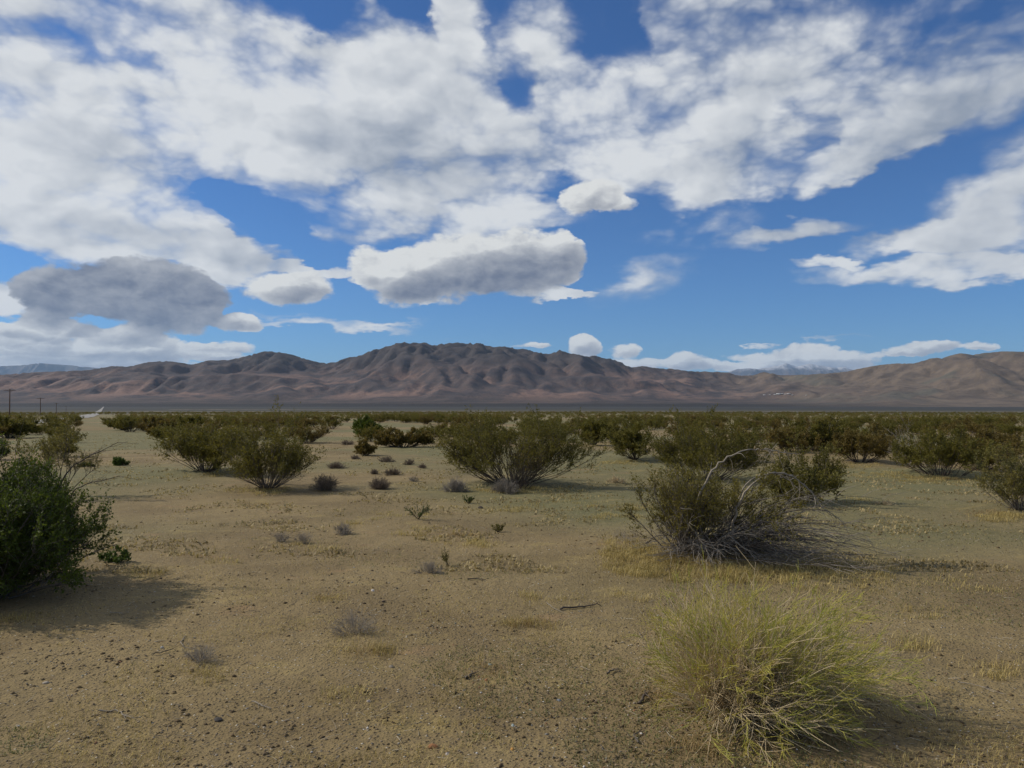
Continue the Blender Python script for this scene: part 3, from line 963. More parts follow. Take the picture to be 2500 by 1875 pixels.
def hero_right():
    rng = np.random.default_rng(11)
    p = on_ground(1715, 1345)
    s = p.y / FPX                                   # metres per photo pixel here
    hero = bpy.data.objects.new('creosote_bush', None); COL.objects.link(hero)
    hero.location = p
    tag(hero, 'big half dead creosote bush with arching bleached boughs and grey tangle, right of centre', 'bush')
    # living stems: fan up and to the left, and a thinner spray to the right
    st, fo = creosote(rng, 250 * s, 165 * s, 32, 7, 7, 9, .020, lean=(.0, 0), base_r=.34, rmain=.008, fill=(.2, 1), leafy=.16, lobes=.3)
    new_mesh('stems', st[0] + np.array([-35 * s, .05, 0]), st[1], M_BARK, hero)
    new_mesh('foliage', fo[0] + np.array([-35 * s, .05, 0]), fo[1], M_OLIVEH, hero)
    st, fo = creosote(rng, 215 * s, 300 * s, 36, 7, 6, 14, .021, lean=(.50, .05), base_r=.25, rmain=.008, fill=(.3, 1), leafy=.40, pull=-.02, lobes=.5)
    new_mesh('stems', st[0] + np.array([15 * s, .15, 0]), st[1], M_BARK, hero)
    new_mesh('foliage', fo[0] + np.array([15 * s, .15, 0]), fo[1], M_OLIVEH, hero)
    # bleached arching boughs, drawn through the points where the photo shows them
    def bough(pts, r, yoff):
        q = np.array([[(a - 1715) * s, yoff + dy, (1345 - b) * s] for a, b, dy in pts])
        # smooth and subdivide (Catmull-Rom)
        qq = np.vstack([2 * q[0] - q[1], q, 2 * q[-1] - q[-2]])
        out_ = []
        for i in range(1, len(qq) - 2):
            for t in np.linspace(0, 1, 6, endpoint=False):
                a_, b_, c_, d_ = qq[i - 1:i + 3]
                out_.append(.5 * (2 * b_ + (c_ - a_) * t + (2 * a_ - 5 * b_ + 4 * c_ - d_) * t * t + (3 * b_ - a_ - 3 * c_ + d_) * t ** 3))
        out_.append(q[-1])
        P = np.array(out_)[None]
        P = P + rng.normal(0, .006, P.shape)
        V, F = tubes(P, r, r * .3, 5)
        bo = new_mesh('bough', V, F, M_PALE, hero)
        s2, d2, t2, p2 = spawn(rng, P, 16, .25, 1, 40)
        P2 = grow(rng, s2, d2 + np.array([0, 0, -.3]), rng.uniform(.06, .34, len(t2)), 5, .2, (0, 0, -.06))
        V, F = tubes(P2, r * .32, r * .12, 3)
        tag(new_mesh('side_twig', V, F, M_PALE, bo), kind='stuff')
    bough([(1720, 1340, 0), (1700, 1230, -.02), (1735, 1150, -.05), (1790, 1108, -.05), (1850, 1097, 0), (1905, 1105, .05), (1955, 1110, .1)], .014, -.05)
    bough([(1775, 1330, 0), (1785, 1260, 0), (1805, 1200, -.05), (1850, 1160, -.05), (1885, 1153, 0), (1925, 1162, .05), (1965, 1190, .1), (2000, 1235, .1), (2040, 1262, .1)], .015, -.15)
    bough([(1770, 1330, 0), (1790, 1250, 0), (1820, 1185, 0), (1870, 1160, .05), (1915, 1165, .1), (1960, 1200, .12), (1990, 1225, .15)], .011, -.02)
    bough([(1700, 1345, 0), (1690, 1290, -.05), (1665, 1272, -.1), (1690, 1300, -.3), (1700, 1335, -.45), (1712, 1375, -.55)], .012, -.05)
    bough([(1740, 1340, 0), (1770, 1310, -.2), (1815, 1345, -.35), (1860, 1380, -.5), (1890, 1385, -.6)], .010, -.1)
    bough([(1750, 1340, 0), (1800, 1300, -.1), (1855, 1290, -.1), (1930, 1265, 0), (1990, 1262, 0)], .010, -.05)
    bough([(1660, 1340, 0), (1640, 1310, -.1), (1620, 1280, -.15), (1600, 1255, -.15)], .008, 0)
    # grey tangle of dead stems sweeping right and down to the sand
    n = 100
    start = np.stack([rng.uniform(-60, 110, n) * s, rng.uniform(-.25, .35, n), rng.uniform(0, 22, n) * s], -1)
    a = rng.uniform(-.75, .55, n)
    d = np.stack([rng.uniform(.55, 1, n), a, rng.uniform(.15, .95, n)], -1)
    P = grow(rng, start, d, rng.uniform(.6, 1.8, n), 9, .07, (.02, 0, -.105))
    P[..., 2] = np.maximum(P[..., 2], .006)
    V, F = tubes(P, rng.uniform(.0045, .009, n), .0018, 3)
    tag(new_mesh('dead_branches', V, F, M_BARK, hero), kind='stuff')
    s2, d2, t2, p2 = spawn(rng, P, 7, .2, 1, 35)
    P2 = grow(rng, s2, d2, rng.uniform(.1, .4, len(t2)), 4, .16, (0, 0, -.08))
    P2[..., 2] = np.maximum(P2[..., 2], .004)
    V2, F2 = tubes(P2, .0026, .0010, 3)
    n = 90
    start = np.stack([rng.uniform(-75, 60, n) * s, rng.uniform(-.3, .1, n), rng.uniform(0, 15, n) * s], -1)
    d = np.stack([rng.uniform(-1, .9, n), rng.uniform(-1, .1, n), rng.uniform(.1, 1.0, n)], -1)
    P = grow(rng, start, d, rng.uniform(.25, .75, n), 7, .16, (0, 0, -.11))
    P[..., 2] = np.maximum(P[..., 2], .004)
    V3, F3 = tubes(P, rng.uniform(.003, .006, n), .0013, 3)
    s2, d2, t2, p2 = spawn(rng, P, 5, .2, 1, 40)
    P2 = grow(rng, s2, d2, rng.uniform(.06, .25, len(t2)), 3, .2, (0, 0, -.05))
    P2[..., 2] = np.maximum(P2[..., 2], .003)
    V4, F4 = tubes(P2, .002, .0009, 3)
    V, F = join([(V2, F2), (V3, F3), (V4, F4)])
    tag(new_mesh('dead_twigs', V, F, M_GREYW, hero), kind='stuff')
    # green sprays hanging out to the right
    for (a, b, sz) in ((2045, 1190, 26), (2010, 1200, 30), (1960, 1215, 36), (1985, 1170, 30), (1800, 1280, 16)):
        c = np.array([(a - 1715) * s, .15, (1345 - b) * s])
        nn = 44
        dirs = rng.normal(0, 1, (nn, 3)) + np.array([.3, 0, .5])
        P = grow(rng, np.repeat(c[None], nn, 0) + rng.normal(0, sz * s * .35, (nn, 3)), dirs, rng.uniform(.4, 1.1, nn) * sz * s, 3, .15)
        V, F = tubes(P, .0022, .0012, 3)
        s2, d2, t2, p2 = spawn(rng, P, 14, .1, 1, 45)
        lv = leaves(rng, s2, d2, .026, .7)
        sp = tag(new_mesh('leafy_spray', *lv, M_OLIVE, hero), kind='stuff')
        tag(new_mesh('twig', V, F, M_BARK, sp), kind='stuff')
    st = on_ground(1640, 1340); en = np.array([(2000 - 1715) * s, .2, 80 * s])
    return p

HR = hero_right()

def plant_at(px0, px1, top, base, label, mat, name='creosote_bush', seed=0, bx=None, lod=1.0, rot=None, group=None, bark=M_BARK, **kw):
    rng = np.random.default_rng(seed)
    p = on_ground(bx if bx else (px0 + px1) / 2, base)
    s = p.y / FPX
    w, h = (px1 - px0) * s, (base - top) * s
    off = ((px0 + px1) / 2 - (bx if bx else (px0 + px1) / 2)) * s
    ls = max(.018, 1.45 * 2.44 * s)
    args = dict(nmain=int(34 * lod), nsub=6, ntw=6, nleaf=13, lsize=ls, lean=(off / h * .8, 0), rmain=max(.007, .85 * s))
    args.update(kw)
    if 'leafy' in kw and kw['leafy'] < .6: args['leafy'] = kw['leafy'] * .7
    args['fill'] = kw.get('fill', (.2, 1.0))
    st, fo = creosote(rng, h, w, **args)
    return set_plant(name, label, 'bush', group, p, 0, [('stems', st, bark), ('foliage', fo, mat)])

# left foreground: the dark green bush and what stands behind it
plant_at(-260, 205, 1115, 1452, 'large dark green leafy bush cut off by the left edge, nearest on the left', M_DARK, seed=21, nmain=95, nsub=8, ntw=7, nleaf=15, lsize=.024, leafy=.05, lobes=.3, fill=(.12, 1), base_r=.35, rmain=.010, pull=.0)
plant_at(-190, 150, 1120, 1435, 'bushy dark green shrub merging into the large bush at the left edge', M_DARK, seed=22, nmain=60, nsub=7, ntw=7, nleaf=14, lsize=.024, leafy=.10, lobes=.3, fill=(.2, 1), base_r=.3, rmain=.010)
plant_at(40, 245, 1003, 1215, 'tall sparse yellow green shrub with bare stems rising behind the dark left bush', M_YELLOW, seed=23, bark=M_BARKD, nmain=12, nsub=7, ntw=6, nleaf=20, lsize=.032, leafy=.62, fill=(.55, 1), rmain=.012)
plant_at(-45, 34, 1065, 1122, 'small rounded dark green bush half out of the left edge', M_DARK, seed=24, lod=.8, lsize=.03, leafy=.1)

def dead_branch(pts, r, label, foot):
    """a bare branch reaching out of the left bush"""
    rng = np.random.default_rng(31)
    p = on_ground(*foot); s = p.y / FPX
    q = np.array([[(a - foot[0]) * s, 0, (foot[1] - b) * s] for a, b in pts])
    t = np.linspace(0, 1, len(q)); tt = np.linspace(0, 1, 22)
    P = np.stack([np.interp(tt, t, q[:, i]) for i in range(3)], -1)[None]
    P = P + np.cumsum(rng.normal(0, .004, P.shape), 1)
    V, F = tubes(P, r, r * .25, 5)
    s2, d2, t2, _ = spawn(rng, P, 12, .35, 1, 35)
    P2 = grow(rng, s2, d2, rng.uniform(.05, .22, len(t2)), 4, .15)
    o = new_mesh('dead_branch', V, F, M_BARKD, loc=p)
    tag(o, label, 'branch')
    V, F = tubes(P2, r * .3, r * .1, 3)
    tag(new_mesh('side_twig', V, F, M_BARKD, o), kind='stuff')
dead_branch([(120, 1240), (150, 1175), (175, 1140), (215, 1118), (245, 1105), (290, 1080)], .010, 'upper bare dead branch sticking out of the dark left bush to the right', (120, 1410))
dead_branch([(140, 1270), (180, 1200), (215, 1182), (245, 1178), (292, 1162)], .008, 'lower bare dead branch sticking out of the dark left bush to the right', (140, 1420))
plant_at(238, 292, 1338, 1375, 'small upright green sprig at the right foot of the dark left bush', M_GREEN, 'green_sprig', seed=25, nmain=9, nsub=3, ntw=4, nleaf=8, lsize=.03, leafy=.15, rmain=.005)

# the middle distance, left to right
plant_at(402, 604, 1012, 1150, 'wide olive creosote bush, left one of the close pair left of centre', M_OLIVE, seed=41, bx=500, leafy=.12, lod=1.7, base_r=.4, bark=M_BARKD, dense=1.2)
plant_at(556, 800, 1008, 1192, 'tall olive creosote bush fanning from grey stems, right one of the pair left of centre', M_OLIVE, seed=42, bx=655, leafy=.34, lod=1.8, base_r=.22, nsub=6, dense=1.2)
plant_at(1092, 1415, 1002, 1180, 'broad brown green creosote bush with a dark tangle on its right, centre of the plain', M_OLIVE, seed=43, bx=1250, leafy=.2, lod=2.3, base_r=.55, nsub=6, bark=M_BARKD, dense=1.2)
plant_at(1180, 1340, 1065, 1190, 'low grey twig tangle under the broad central creosote bush', M_OLIVE2, 'twig_tangle', seed=44, leafy=.75, nsub=5, ntw=5, nleaf=2, base_r=.4, lod=1.2, bark=M_BARKD)
plant_at(1600, 1845, 1012, 1170, 'tall olive creosote bush directly behind the half dead bush', M_OLIVE, seed=45, leafy=.25, lod=1.7, base_r=.5)
plant_at(1850, 2062, 1075, 1225, 'dark olive creosote bush showing between the arching bleached boughs', M_OLIVE, seed=46, leafy=.25, lod=1.4, base_r=.3)
plant_at(1467, 1595, 1028, 1122, 'leaning creosote bush with a dark bare foot, right of the central bush', M_OLIVE, seed=47, bx=1550, leafy=.35, bark=M_BARKD)
plant_at(1400, 1500, 1018, 1086, 'rounded olive creosote bush behind the leaning one', M_OLIVE, seed=48, leafy=.2)
plant_at(1920, 2062, 1015, 1101, 'dense olive creosote bush behind the tips of the bleached boughs', M_OLIVE, seed=49, leafy=.25)
plant_at(2040, 2190, 1030, 1128, 'brown olive creosote bush with grey stems swept right on a sand mound', M_OLIVE2, seed=50, leafy=.35, bx=2100, base_r=.4, bark=M_BARKD)
plant_at(2150, 2250, 1024, 1140, 'sparse creosote bush of tall pale bare stems on a sand mound', M_OLIVE2, seed=51, bx=2225, nmain=12, leafy=.7, nleaf=4, bark=M_PALE, rmain=.02)
plant_at(2235, 2385, 1030, 1160, 'wide creosote bush with a dark woody tangle at its foot, right part of the plain', M_OLIVE, seed=52, bx=2300, leafy=.35, base_r=.6, lod=1.4, bark=M_BARKD)
plant_at(2338, 2478, 1032, 1115, 'grey olive creosote bush behind the gap at the right', M_OLIVE2, seed=53, leafy=.25, base_r=.4)
plant_at(2392, 2600, 1092, 1246, 'bright olive creosote bush cut off by the right edge', M_YELLOW, seed=54, bx=2490, leafy=.40, lod=1.3)
plant_at(866, 930, 1018, 1072, 'compact dark green bush standing out left of centre', M_DARK, seed=55, leafy=.05, lod=1.3, dense=1.2)
plant_at(930, 1042, 1046, 1091, 'low brownish bush just right of the compact dark green one', M_OLIVE2, seed=56, leafy=.3, lod=1.2, base_r=.6, bark=M_BARKD)
plant_at(872, 912, 1075, 1112, 'small vase shaped brown bush in the open sand left of centre', M_OLIVE2, seed=57, leafy=.5, lod=.8, bark=M_BARKD)
plant_at(266, 335, 1021, 1050, 'rounded olive bush beside the sandy track at the left', M_OLIVE, seed=58, leafy=.05)
plant_at(340, 424, 1016, 1066, 'brownish bush right of the sandy track', M_OLIVE2, seed=59, leafy=.2)
plant_at(-20, 76, 1012, 1069, 'wide dark olive bush at the left edge in front of the power poles', M_OLIVE, seed=60, leafy=.05, lod=1.3, base_r=.7)
plant_at(415, 500, 1014, 1050, 'olive bush behind the close pair left of centre', M_OLIVE, seed=61, leafy=.1)
plant_at(271, 309, 1117, 1136, 'small bright green cushion bush on the bare sand at the left', M_GREEN, 'green_cushion', seed=62, leafy=.0, lod=.9, lsize=.03)
plant_at(196, 224, 1131, 1140, 'tiny flat green plant left of the bright green cushion bush', M_GREEN, 'green_cushion', seed=63, leafy=.0, lod=.4, lsize=.03)

# low dry shrubs
def dry_shrub(px0, px1, top, base, label, seed, mat=M_GREYW, n=70, name='dry_shrub', leafmat=None):
    rng = np.random.default_rng(seed)
    p, w, h = wh(px0, px1, top, base)
    w *= .9; h *= .78
    s = p.y / FPX
    th = rng.uniform(0, 2 * math.pi, n); sp = np.sqrt(rng.uniform(0, 1, n))
    lb = 1 + .35 * np.sin(2 * th + rng.uniform(0, 6)) + .25 * np.sin(5 * th + rng.uniform(0, 6))
    sp = sp * np.clip(lb, .4, 1.5)
    st = np.stack([np.cos(th), np.sin(th), np.zeros(n)], -1) * (w * .22 * sp)[:, None]
    tip = np.stack([np.cos(th) * sp * w * .5, np.sin(th) * sp * w * .5, h * np.clip(1 - .5 * sp ** 2, .15, 1) * rng.uniform(.4, 1.15, n)], -1)
    ln = np.linalg.norm(tip - st, axis=1)
    P = grow(rng, st, tip - st, ln, 5, .2, (0, 0, .02))
    r = max(.0011, .30 * s) if p.y < 10 else .5 * s
    parts = [tubes(P, r, r * .5, 3)]
    n = int(n * (.6 if p.y < 10 else .75)); P = P[:n]
    s2, d2, t2, _ = spawn(rng, P, 6, .2, 1, 42)
    P2 = grow(rng, s2, d2, h * .34 * rng.uniform(.4, 1.5, len(t2)), 2, .25)
    parts.append(tubes(P2, r * .6, r * .35, 3))
    s3, d3, t3, _ = spawn(rng, P2, 3, .3, 1, 45)
    parts.append(tubes(grow(rng, s3, d3, h * .15 * rng.uniform(.5, 1.3, len(t3)), 1, .25), r * .45, r * .3, 3))
    V, F = join(parts)
    o = new_mesh(name, V, F, mat, loc=p)
    tag(o, label, 'dry shrub')
    return o

for i, (a, b, t, bs, lab, mt, n) in enumerate([
    (760, 828, 1146, 1197, 'dark two humped dry shrub right of the close pair of creosotes', M_BROWNW, 110),
    (894, 960, 1160, 1194, 'grey brown dome shaped dry shrub in the open sand left of centre', M_BROWNW, 130),
    (1080, 1142, 1162, 1200, 'pale grey dry shrub at the left foot of the central creosote', M_GREYW, 130),
    (1196, 1270, 1162, 1202, 'pale cushion shaped dry shrub in front of the central creosote', M_PALE, 170),
    (922, 968, 1110, 1128, 'low dark dry shrub, left of two small ones in the middle', M_BROWNW, 70),
    (985, 1014, 1118, 1134, 'small dark dry shrub, right of two small ones in the middle', M_BROWNW, 60),
    (1018, 1042, 1130, 1143, 'tiny dark dry shrub left of the central creosote', M_BROWNW, 50),
    (798, 842, 1122, 1143, 'low grey dry shrub near the right flank of the creosote pair', M_BROWNW, 70),
    (852, 882, 1108, 1121, 'tiny brown dry shrub under the vase shaped bush', M_BROWNW, 50),
    (902, 924, 1142, 1157, 'tiny round brown dry shrub above the dome shaped one', M_BROWNW, 50),
    (932, 986, 1140, 1159, 'long low brown dry shrub above the dome shaped one', M_BROWNW, 90),
    (828, 868, 1072, 1085, 'low brown dry shrub left of the compact dark green bush', M_BROWNW, 60),
    (995, 1028, 1160, 1176, 'thin leafless twig clump on bare sand left of the central creosote', M_GREYW, 26),
    (660, 716, 1290, 1322, 'ghostly pale grey dry weed, left one of a row on the sand', M_GREYW, 60),
    (714, 770, 1292, 1326, 'ghostly tan dry weed, middle one of a row on the sand', M_PALE, 60),
    (805, 862, 1268, 1304, 'upright grey dry weed, right one of a row on the sand', M_GREYW, 55),
    (1010, 1085, 1362, 1398, 'grey wiry dry weed beside the forked olive sprig', M_GREYW, 90),
    (808, 925, 1470, 1545, 'grey wiry dry weed in the foreground left of centre', M_GREYW, 85),
    (440, 545, 1562, 1612, 'flat grey wiry dry weed in the left foreground', M_GREYW, 80),
    (1470, 1600, 1272, 1325, 'sprawling bare twigs at the left foot of the half dead bush', M_GREYW, 22),
    (2130, 2185, 1218, 1232, 'small straw coloured dry weed on the greenish flat right', M_STRAW, 60),
    (1480, 1530, 1158, 1178, 'small straw coloured dry weed on the flat behind the half dead bush', M_STRAW, 60),
]):
    dry_shrub(a, b, t, bs, lab, 300 + i, mt, n)

# small green sprigs
def sprig(cx, base, w, h, label, seed, mat=M_GREEN, arms=3):
    rng = np.random.default_rng(seed)
    p = on_ground(cx, base); s = p.y / FPX
    th = rng.uniform(0, 2 * math.pi, arms * 3)
    n = len(th)
    tip = np.stack([np.cos(th) * w * s * .5, np.sin(th) * w * s * .3, h * s * rng.uniform(.55, 1.05, n)], -1)
    P = grow(rng, rng.normal(0, .01, (n, 3)) * [1, 1, 0], tip, np.linalg.norm(tip, axis=1), 5, .1)
    r = max(.0025, .5 * s)
    V, F = tubes(P, r, r * .5, 3)
    s2, d2, t2, _ = spawn(rng, P, 8, .2, 1, 35)
    P2 = grow(rng, s2, d2, h * s * .28 * rng.uniform(.6, 1.2, len(t2)), 2, .15)
    s3, d3, t3, _ = spawn(rng, P2, 9, .1, 1, 35)
    V2, F2 = tubes(P2, r * .5, r * .3, 3)
    st = join([(V, F), (V2, F2)])
    e = set_plant('green_sprig', label, 'plant', None, p, 0, [('stems', st, M_BARKD), ('foliage', leaves(rng, s3, d3, max(.014, 2.3 * s), .55), mat)])
    return e
sprig(1021, 1268, 52, 38, 'bright green spiky plant standing alone on the sand in the middle', 401, arms=5)
sprig(1144, 1229, 28, 17, 'small bright green plant by two dark twigs in front of the central creosote', 402, arms=5)
sprig(1216, 1299, 28, 17, 'low dull green tuft on the sand right of the spiky plant', 403, M_OLIVE, arms=6)
sprig(1094, 1382, 38, 40, 'forked olive brown sprig on the sand in the middle foreground', 404, M_YELLOW, arms=2)
sprig(2040, 1188, 24, 24, 'small dark green sprig just past the tips of the half dead bush', 405, M_OLIVE, arms=4)

# the yellow green broom in the foreground
def broom():
    rng = np.random.default_rng(77)
    p = on_ground(1805, 1735); s = p.y / FPX
    e = bpy.data.objects.new('broom_bush', None); COL.objects.link(e); e.location = p
    tag(e, 'round yellow green feathery broom bush with straw stems in the right foreground', 'bush')
    def fan(n, lo, hi, seed_low, nseg=8):
        th = rng.uniform(0, 2 * math.pi, n)
        el_ = np.arcsin(np.clip(rng.uniform(seed_low, 1, n) ** .8, 0, 1))
        d = np.stack([np.cos(th) * np.cos(el_), np.sin(th) * np.cos(el_), np.sin(el_)], -1)
        R = np.stack([np.where(d[:, 0] > 0, 400, 235) * s, np.full(n, 290 * s), np.full(n, 315 * s)], -1)
        R *= (1 + .16 * np.sin(3 * th + 1) + .10 * np.sin(7 * th))[:, None]
        tipv = d * R * rng.uniform(lo, hi, n)[:, None]
        start = np.stack([np.cos(th), np.sin(th), np.zeros(n)], -1) * (.11 * rng.uniform(0, 1, n))[:, None]
        P = grow(rng, start, tipv + np.array([0, 0, .12]), np.linalg.norm(tipv, axis=1), nseg, .12, (.02, -.012, -.026))
        P[..., 2] = np.maximum(P[..., 2], .004)
        return P
    P = fan(540, .5, .92, -.02, 6)
    V, F = tubes(P, rng.uniform(.0018, .0036, len(P)), .0011, 3)
    tag(new_mesh('straw_stems', V, F, M_STRAW, e), kind='stuff')
    s2, d2, t2, p2 = spawn(rng, P, 10, .3, 1, 32)
    P2 = grow(rng, s2, d2 + np.array([.05, 0, .08]), rng.uniform(.08, .24, len(t2)), 2, .14)
    P2[..., 2] = np.maximum(P2[..., 2], .003)
    side = np.clip(.5 + 1.2 * s2[:, 0], 0, 1)                # the dry side faces left
    greenw = rng.uniform(0, 1, len(t2)) < np.clip((t2 - .50) * 1.7, 0, 1) * (.45 + .55 * side)
    # an inner skirt of dead straw, shorter than the living shoots
    D = fan(760, .28, .68, -.02, 5)
    s3, d3, t3, p3 = spawn(rng, D, 5, .3, 1, 38)
    D2 = grow(rng, s3, d3 + np.array([0, 0, -.05]), rng.uniform(.05, .16, len(t3)), 1, .22)
    D2[..., 2] = np.maximum(D2[..., 2], .003)
    V, F = join([tubes(P2[~greenw], .0016, .0009, 3), tubes(D, .0021, .0011, 3), tubes(D2, .0016, .0009, 3)])
    tag(new_mesh('dry_shoots', V, F, M_STRAW, e), kind='stuff')
    V, F = tubes(P2[greenw], .0014, .0009, 3)
    s3, d3, t3, p3 = spawn(rng, P2[greenw], 6, .1, 1, 30)
    P3 = grow(rng, s3, d3 + np.array([.05, 0, .08]), rng.uniform(.03, .085, len(t3)), 1, .12)
    P3[..., 2] = np.maximum(P3[..., 2], .003)
    V3, F3 = tubes(P3, .0015, .0008, 3)
    V, F = join([(V, F), (V3, F3)])
    tag(new_mesh('green_shoots', V, F, M_BROOM, e), kind='stuff')
    # bleached thicker stems lying through it
    n = 60
    th = rng.uniform(-2.4, .9, n)
    d = np.stack([np.cos(th), np.sin(th), rng.uniform(.1, .9, n)], -1)
    P = grow(rng, np.stack([rng.normal(0, .05, n), rng.normal(0, .05, n), np.full(n, .02)], -1), d, rng.uniform(.3, .72, n), 8, .13, (0, 0, -.03))
    P[..., 2] = np.maximum(P[..., 2], .004)
    V, F = tubes(P, rng.uniform(.0025, .0045, n), .0012, 4)
    tag(new_mesh('bleached_stems', V, F, M_STRAWP, e), kind='stuff')
broom()

# ================================================================ the scrub of the plain
def protos():
    """bush shapes for the middle distance: 6 creosotes of different habit"""
    out_ = []
    for i in range(6):
        rng = np.random.default_rng(500 + i)
        h = 1.0; w = (1.5, 1.8, 1.3, 1.7, 2.0, 1.4)[i]
        out_.append(creosote(rng, h, w, nmain=(22, 26, 18, 24, 28, 20)[i], nsub=5, ntw=5, nleaf=12, lsize=.045, lean=((.15, .0), (-.2, .1), (0, -.1), (.25, 0), (-.1, -.1), (0, .2))[i], leafy=(.2, .12, .3, .15, .1, .25)[i], fill=(.2, 1), rmain=.010, base_r=.25, sides=3, dense=1.2))
    return out_
PR = protos()
PMATS = [M_OLIVE, M_OLIVE, M_OLIVE2, M_OLIVE, M_OLIVE2, M_OLIVE]
proto_obj = {}
TAKEN = [(px, py) for px, py in []]
rng = np.random.default_rng(99)
# open sand where the photo has no tall shrubs
def open_ground(x, y):
    u = x / y
    px = CXP + u * FPX
    py = HOR + (CAMZ - float(ground_z(x, y))) / y * FPX
    if y < 19: return True
    if y < 24.5: return not (1620 < px < 2700 and y > 21)
    if 200 < px < 420 and y < 60: return True
    if px < 60: return y < 27
    if 690 < px < 1090 and y < 42: return True
    if 420 < px < 690: return y < 30
    if 1090 < px < 1450 and y < 30: return True
    return False
heroes = [(o.location.x, o.location.y) for o in COL.objects if o.parent is None and 'category' in o and o['category'] == 'bush']
cells = []
for gy in np.arange(19, 190, 4.1):
    for gx in np.arange(-.86 * gy - 6, .86 * gy + 6, 4.1):
        x = gx + rng.uniform(-1.5, 1.5); y = gy + rng.uniform(-1.5, 1.5)
        if rng.uniform() < .18 + .25 * (perlin(x / 22, y / 22, 71) < -.25): continue
        if open_ground(x, y): continue
        if y > 30 and perlin(x / 24, y / 18, 73) < -.04: continue
        if 195 < CXP + x / y * FPX < 275: continue
        if any((x - a) ** 2 + (y - b) ** 2 < 3.4 for a, b in heroes): continue
        cells.append((x, y))
def road_gap(x, y):
    return False
cells.sort(key=lambda c: math.hypot(*c))
vis = [c for c in cells if abs(c[0] / c[1]) < .70]
near, farl = vis[:290], vis[290:] + [c for c in cells if abs(c[0] / c[1]) >= .70]
LAND = [(-.70, 'at the left edge'), (-.50, 'behind the dark left bush'), (-.43, 'left of the close pair'), (-.30, 'behind the close pair'),
        (-.22, 'under the low saddle of the mountains'), (-.10, 'under the long summit ridge'), (.0, 'left of the central bush'), (.08, 'behind the broad central bush'),
        (.18, 'under the small pointed peak'), (.30, 'behind the half dead bush'), (.40, 'under the low blue gap'), (.52, 'behind the wide bush on the right'), (.62, 'under the tan right hills'), (.9, 'near the right edge')]
def describe(x, y, h, w, mat):
    u = x / y
    place = next(t for lim, t in LAND if u < lim)
    row = ('front row' if y < 27 else 'second row' if y < 35 else 'third row' if y < 44 else 'middle rows' if y < 56 else 'back rows' if y < 72 else 'rearmost rows')
    size = 'low' if h < 1.1 else 'tall' if h > 1.38 else 'medium'
    return '%s %s creosote, %s, %s' % (size, 'green' if mat is M_OLIVE else 'brown', row, place)
plan = []
for k, (x, y) in enumerate(near):
    i = int(rng.integers(0, 6)); h = rng.uniform(.9, 1.6)
    plan.append([x, y, i, h, describe(x, y, h, 1, PMATS[i])])
from collections import defaultdict
same = defaultdict(list)
for q in plan: same[q[4]].append(q)
for lab, qs in same.items():
    if len(qs) == 2:
        qs.sort(key=lambda q: q[0] / q[1])
        qs[0][4] += ', left one'; qs[1][4] += ', right one'
    elif len(qs) > 5:
        qs.sort(key=lambda q: q[0] / q[1])
        for q, t in zip(qs, ('leftmost', 'second from left', 'third from left', 'fourth from left', 'fifth from left', 'sixth from left', 'seventh from left', 'eighth from left', 'ninth from left')): q[4] += ', ' + t
    elif len(qs) > 2:
        qs.sort(key=lambda q: q[0] / q[1])
        names_ = {3: ('leftmost', 'central', 'rightmost'), 4: ('leftmost', 'left inner', 'right inner', 'rightmost'),
                  5: ('leftmost', 'left inner', 'central', 'right inner', 'rightmost')}.get(len(qs))
        if names_:
            for q, t in zip(qs, names_): q[4] += ', ' + t
        else:
            qs[0][4] += ', leftmost'; qs[-1][4] += ', rightmost'
for x, y, i, h, lab in plan:
    loc = (x, y, float(ground_z(x, y)) - .02)
    sc = (h * rng.uniform(.9, 1.25), h * rng.uniform(.9, 1.25), h)
    if i not in proto_obj:
        e = set_plant('creosote_bush', lab, 'bush', 'creosote bushes of the scrub plain', loc, rng.uniform(0, 6.28), [('stems', PR[i][0], M_BARKD), ('foliage', PR[i][1], PMATS[i])])
        e.scale = sc
        proto_obj[i] = e
    else:
        copy_plant(proto_obj[i], lab, 'creosote bushes of the scrub plain', loc, rng.uniform(0, 6.28), sc)

# beyond: the scrub closes up into one mass, scattered with geometry nodes
def far_bush_mesh(seed, nleaf, ls, mat, brown):
    rng = np.random.default_rng(seed)
    th = rng.uniform(0, 6.28, nleaf); r = np.sqrt(rng.uniform(0, 1, nleaf)); z = rng.uniform(.12, 1, nleaf)
    rad = .85 * np.sqrt(np.clip(1 - (z - .55) ** 2 / .36, .05, 1)) * (1 + .2 * np.sin(3 * th + seed))
    C = np.stack([np.cos(th) * r * rad, np.sin(th) * r * rad, z * (1 - .25 * r * r)], -1)
    lv = leaves(rng, C, np.stack([np.cos(th) * .5, np.sin(th) * .5, np.full(nleaf, .9)], -1), ls, .8)
    n = 9
    th = rng.uniform(0, 6.28, n)
    P = grow(rng, np.zeros((n, 3)), np.stack([np.cos(th) * .6, np.sin(th) * .6, np.ones(n)], -1), np.full(n, .8), 2, .1)
    tb = tubes(P, .02, .008, 3)
    V = np.concatenate([lv[0], tb[0]]); F = [tuple(f) for f in lv[1]] + [tuple(f) for f in tb[1] + len(lv[0])]
    return V, F, np.concatenate([np.zeros(len(lv[1]), int), np.ones(len(tb[1]), int)])

